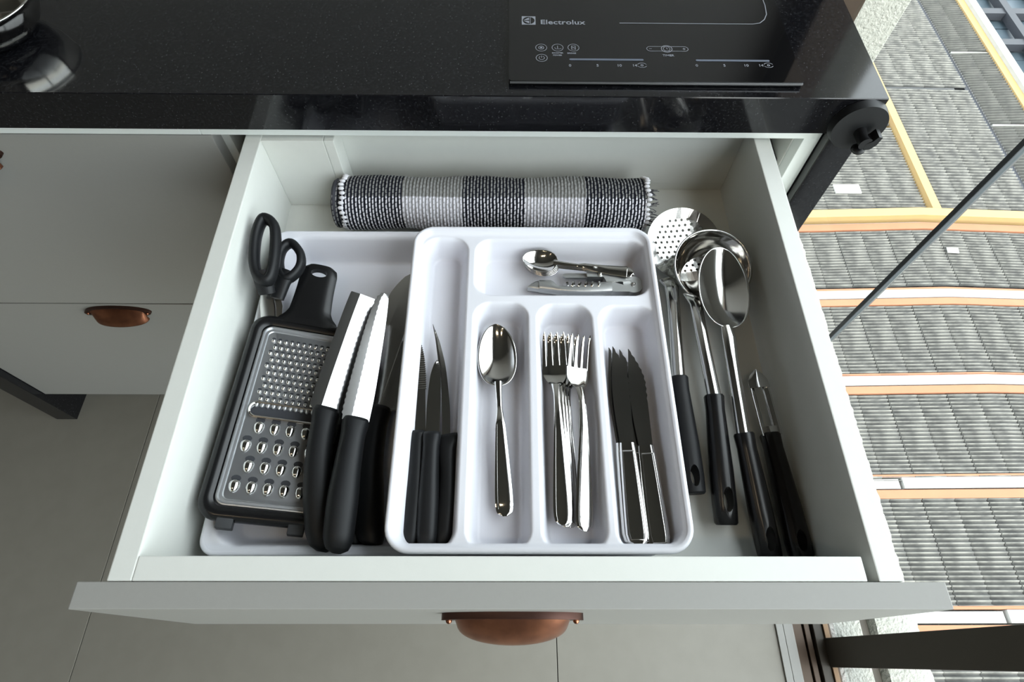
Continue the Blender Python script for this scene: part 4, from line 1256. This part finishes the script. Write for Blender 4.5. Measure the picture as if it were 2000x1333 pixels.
# round black holder stuck on the slab end
hk = thing('round_hook', 'round black hook disc fixed on the front of the granite slab end', 'hook', (0.3525, 0.4772, 0.795))
bm = bmesh.new(); bmesh.ops.create_cone(bm, segments=48, radius1=0.0275, radius2=0.0262, depth=0.009, cap_ends=True)
bmesh.ops.rotate(bm, verts=bm.verts[:], matrix=Matrix.Rotation(PI / 2, 3, 'X')); bmesh.ops.translate(bm, verts=bm.verts[:], vec=(0, -0.0050, 0)); obj('disc', bm, BLK, hk, True)
bm = sweep([(0.003, -0.007, -0.004), (0.003, -0.018, -0.005), (0.004, -0.026, -0.005)], [0.0062, 0.0055, 0.0065], [0.0062, 0.0055, 0.0065], 16); obj('stem', bm, BLKG, hk, True)
bm = outline([(0.006 + 0.0 , -0.013), (0.012, -0.012), (0.016, -0.006), (0.017, 0.003), (0.013, 0.004), (0.010, -0.002), (0.004, -0.006)], 0.012, z0=-0.006)
bmesh.ops.rotate(bm, verts=bm.verts[:], matrix=Matrix.Rotation(PI / 2, 3, 'X')); bmesh.ops.translate(bm, verts=bm.verts[:], vec=(0, -0.020, 0)); obj('catch', bm, BLK, hk)
bm = bmesh.new(); bmesh.ops.create_uvsphere(bm, u_segments=16, v_segments=10, radius=0.007)
bmesh.ops.scale(bm, verts=bm.verts[:], vec=(1, 1, 0.6)); bmesh.ops.translate(bm, verts=bm.verts[:], vec=(0.006, -0.018, -0.019)); obj('tip', bm, BLK, hk, True)

# ------------------------------------------------------------------ the neighbours' roofs far below
ZR = -13.0
def ridge_z(x, xr=13.0, s=0.045): return ZR + 0.08 - s * abs(x - xr)
roof_cache = {}
def corr_mesh(wid, L, pitch=0.104, amp=0.030, slope=0.0, seg=8, material=ROOF, bend=False):
    key = (round(wid, 3), round(L, 3), round(slope, 3), material.name, bend)
    if key in roof_cache: return roof_cache[key]
    n = int(L / pitch) * seg
    ys = np.linspace(0, L, n + 1)
    z = amp * (2 * (0.5 + 0.5 * np.cos(2 * PI * ys / pitch)) ** 1.8 - 1)
    xs = [0, wid / 2, wid] if bend else [0, wid]
    zz = [-0.5 * wid * 0.045, 0.0, -0.5 * wid * 0.045] if bend else [0, slope * wid]
    V = [(x, y, z_ + dz) for y, z_ in zip(ys, z) for x, dz in zip(xs, zz)]
    k = len(xs); Fc = [(i * k + j, i * k + j + 1, (i + 1) * k + j + 1, (i + 1) * k + j) for i in range(n) for j in range(k - 1)]
    # thin visible lap edge on the left side
    b0 = len(V)
    V += [(0, y, z_ + zz[0] - 0.012) for y, z_ in zip(ys, z)]
    Fc += [(i * k, (i + 1) * k, b0 + i + 1, b0 + i) for i in range(n)]
    me = bpy.data.meshes.new('roof_sheet'); me.from_pydata(V, [], Fc); me.materials.append(material)
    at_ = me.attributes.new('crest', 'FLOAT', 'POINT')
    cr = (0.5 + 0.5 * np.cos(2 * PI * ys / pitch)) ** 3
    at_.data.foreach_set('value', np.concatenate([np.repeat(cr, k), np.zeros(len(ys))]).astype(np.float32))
    me.polygons.foreach_set('use_smooth', [True] * len(me.polygons))
    roof_cache[key] = me
    return me
def band_strip(name, root, x0, x1, y0, y1, dz, h, m_, xr):
    bm = bmesh.new(); xs = [x0, xr, x1] if x0 < xr < x1 else [x0, x1]
    rings = []
    for x in xs:
        z = ridge_z(x, xr) + dz - root.location.z
        rings.append([(x, y0 - root.location.y, z - h), (x, y1 - root.location.y, z - h), (x, y1 - root.location.y, z), (x, y0 - root.location.y, z)])
    return obj(name, loft(rings), m_, root)
bands = [  # field y0,y1 ; ridge x ; label
    (9.67, 11.80, 13.0, 'corrugated roof of the first row below the yellow wall, outside the window'),
    (6.80, 9.02, 12.9, 'corrugated roof of the second row below the yellow wall'),
    (3.90, 6.24, 12.9, 'corrugated roof of the third row, beside the middle of the open drawer'),
    (1.06, 3.45, 12.9, 'corrugated roof of the fourth row, beside the front of the open drawer'),
    (-1.9, 0.45, 12.9, 'corrugated roof of the lowest row, behind the brown window post'),
]
SW = 0.78
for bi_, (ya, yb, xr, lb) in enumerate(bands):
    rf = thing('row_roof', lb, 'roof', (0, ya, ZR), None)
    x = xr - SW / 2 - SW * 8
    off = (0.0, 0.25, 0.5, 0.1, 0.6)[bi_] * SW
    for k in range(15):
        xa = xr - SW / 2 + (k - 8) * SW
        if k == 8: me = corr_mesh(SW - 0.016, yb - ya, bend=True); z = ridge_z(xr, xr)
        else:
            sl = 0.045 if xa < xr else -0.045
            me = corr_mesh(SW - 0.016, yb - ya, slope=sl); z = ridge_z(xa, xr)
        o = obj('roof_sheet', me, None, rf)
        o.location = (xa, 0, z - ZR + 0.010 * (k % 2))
    band_strip('fascia', rf, 5.5, 19.5, yb + 0.01, yb + 0.22 if bi_ else yb + 0.25, 0.05, 0.5, ORANGE, xr)
    if bi_ == 0:
        band_strip('parapet', rf, 5.5, 24.0, 12.21, 12.51, 0.22, 0.8, YELLOW, xr)
        band_strip('gutter', rf, 5.5, 19.5, 12.05, 12.21, -0.12, 0.3, WHITE, xr)
    else:
        # white gutter channel in two lengths with a step between, and a thin orange edge beyond it
        sx = (0, 8.35, 8.95, 9.75, 11.1)[bi_]
        band_strip('gutter', rf, 5.5, sx, yb + 0.26, yb + 0.50, 0.0, 0.3, WHITE, xr)
        band_strip('gutter', rf, sx + 0.08, 19.5, yb + 0.26, yb + 0.53, 0.04, 0.3, WHITE, xr)
        band_strip('fascia', rf, 5.5, 19.5, yb + 0.54, yb + 0.61, 0.02, 0.3, ORANGE, xr)
sp_ = thing('skylight_sheet', 'small white patch lying on the first row of roofs', 'roof patch', (13.55, 10.95, ZR + 0.14))
obj('sheet', outline([(-0.18, -0.1), (0.16, -0.12), (0.2, 0.08), (-0.15, 0.1)], 0.02), WHITE, sp_)

ra = thing('warehouse_roof', 'large grey corrugated roof beyond the yellow parapet, top right', 'roof', (13.8, 12.55, ZR))
for k in range(4):
    for j in range(2):
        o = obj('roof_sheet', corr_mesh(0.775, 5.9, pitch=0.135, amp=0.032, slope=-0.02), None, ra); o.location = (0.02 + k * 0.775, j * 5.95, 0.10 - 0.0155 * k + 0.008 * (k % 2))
o = obj('valley_gutter', add_box(bmesh.new(), 3.12, 3.30, 0, 13.5, -0.35, -0.02), DARKB, ra)
rb = thing('warehouse_roof', 'darker corrugated roof strip between the dark valley and the white parapet', 'roof', (17.1, 12.55, ZR))
for j in range(3):
    for k in range(2):
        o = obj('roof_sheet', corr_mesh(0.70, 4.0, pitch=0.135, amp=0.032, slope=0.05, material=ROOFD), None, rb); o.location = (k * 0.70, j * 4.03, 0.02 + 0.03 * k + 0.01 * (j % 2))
for j in (4.01, 8.04):
    obj('lap_seam', add_box(bmesh.new(), 0, 1.4, j - 0.03, j + 0.02, 0.03, 0.075), WHITE, rb)
rc = thing('warehouse_roof', 'dark corrugated roof left of the yellow parapet, partly hidden by the granite', 'roof', (13.45, 12.55, ZR))
for k in range(9):
    for j in range(2):
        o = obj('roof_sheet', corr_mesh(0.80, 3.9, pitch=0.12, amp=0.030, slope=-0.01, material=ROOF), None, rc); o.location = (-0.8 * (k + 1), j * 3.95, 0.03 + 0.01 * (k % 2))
o = obj('clear_sheet', add_box(bmesh.new(), -2.8, -1.95, 0.75, 1.12, 0.05, 0.09), WHITE, rc)
pw = thing('parapet_wall', 'yellow painted parapet running away between two corrugated roofs', 'wall', (13.5, 12.51, ZR))
obj('coping', add_box(bmesh.new(), 0, 0.27, 0, 14, -0.4, 0.20), YELLOW, pw)
pw2 = thing('parapet_wall', 'orange and white parapet in front of the blue grey roof, top right corner', 'wall', (18.5, 12.51, ZR))
obj('coping', add_box(bmesh.new(), 0, 0.28, 0, 14, -0.4, 0.16), YELLOW, pw2)
obj('flashing', add_box(bmesh.new(), 0.28, 0.58, 0, 14, -0.4, 0.30), WHITE, pw2)
cbld = thing('glazed_roof', 'blue grey glazed roof with dark beams in the top right corner', 'roof', (19.1, 12.5, ZR - 0.2))
for j in range(7):
    for k in range(3):
        obj('panel', add_box(bmesh.new(), k * 1.6, k * 1.6 + 1.55, j * 2.0, j * 2.0 + 1.95, -0.3, 0.02 * (j % 2)), BLUE, cbld)
for j in range(7):
    obj('beam', add_box(bmesh.new(), 0, 6, j * 2.0 + 0.4, j * 2.0 + 0.75, 0.1, 0.4), DARKB, cbld)
for k in range(3):
    obj('beam', add_box(bmesh.new(), k * 1.6 + 1.0, k * 1.6 + 1.3, 0, 14, 0.15, 0.45), DARKB, cbld)
gd = box('ground', -40, 80, -40, 90, -20.2, -20.0, ASPH, None, 0); gd['kind'] = 'structure'
gw = thing('row_houses', 'rendered walls carrying the rows of corrugated roofs', 'building', (5.4, -3, -20))
obj('walls', add_box(bmesh.new(), 0, 14, 0, 15.4, 0, 6.2), WHITE, gw)
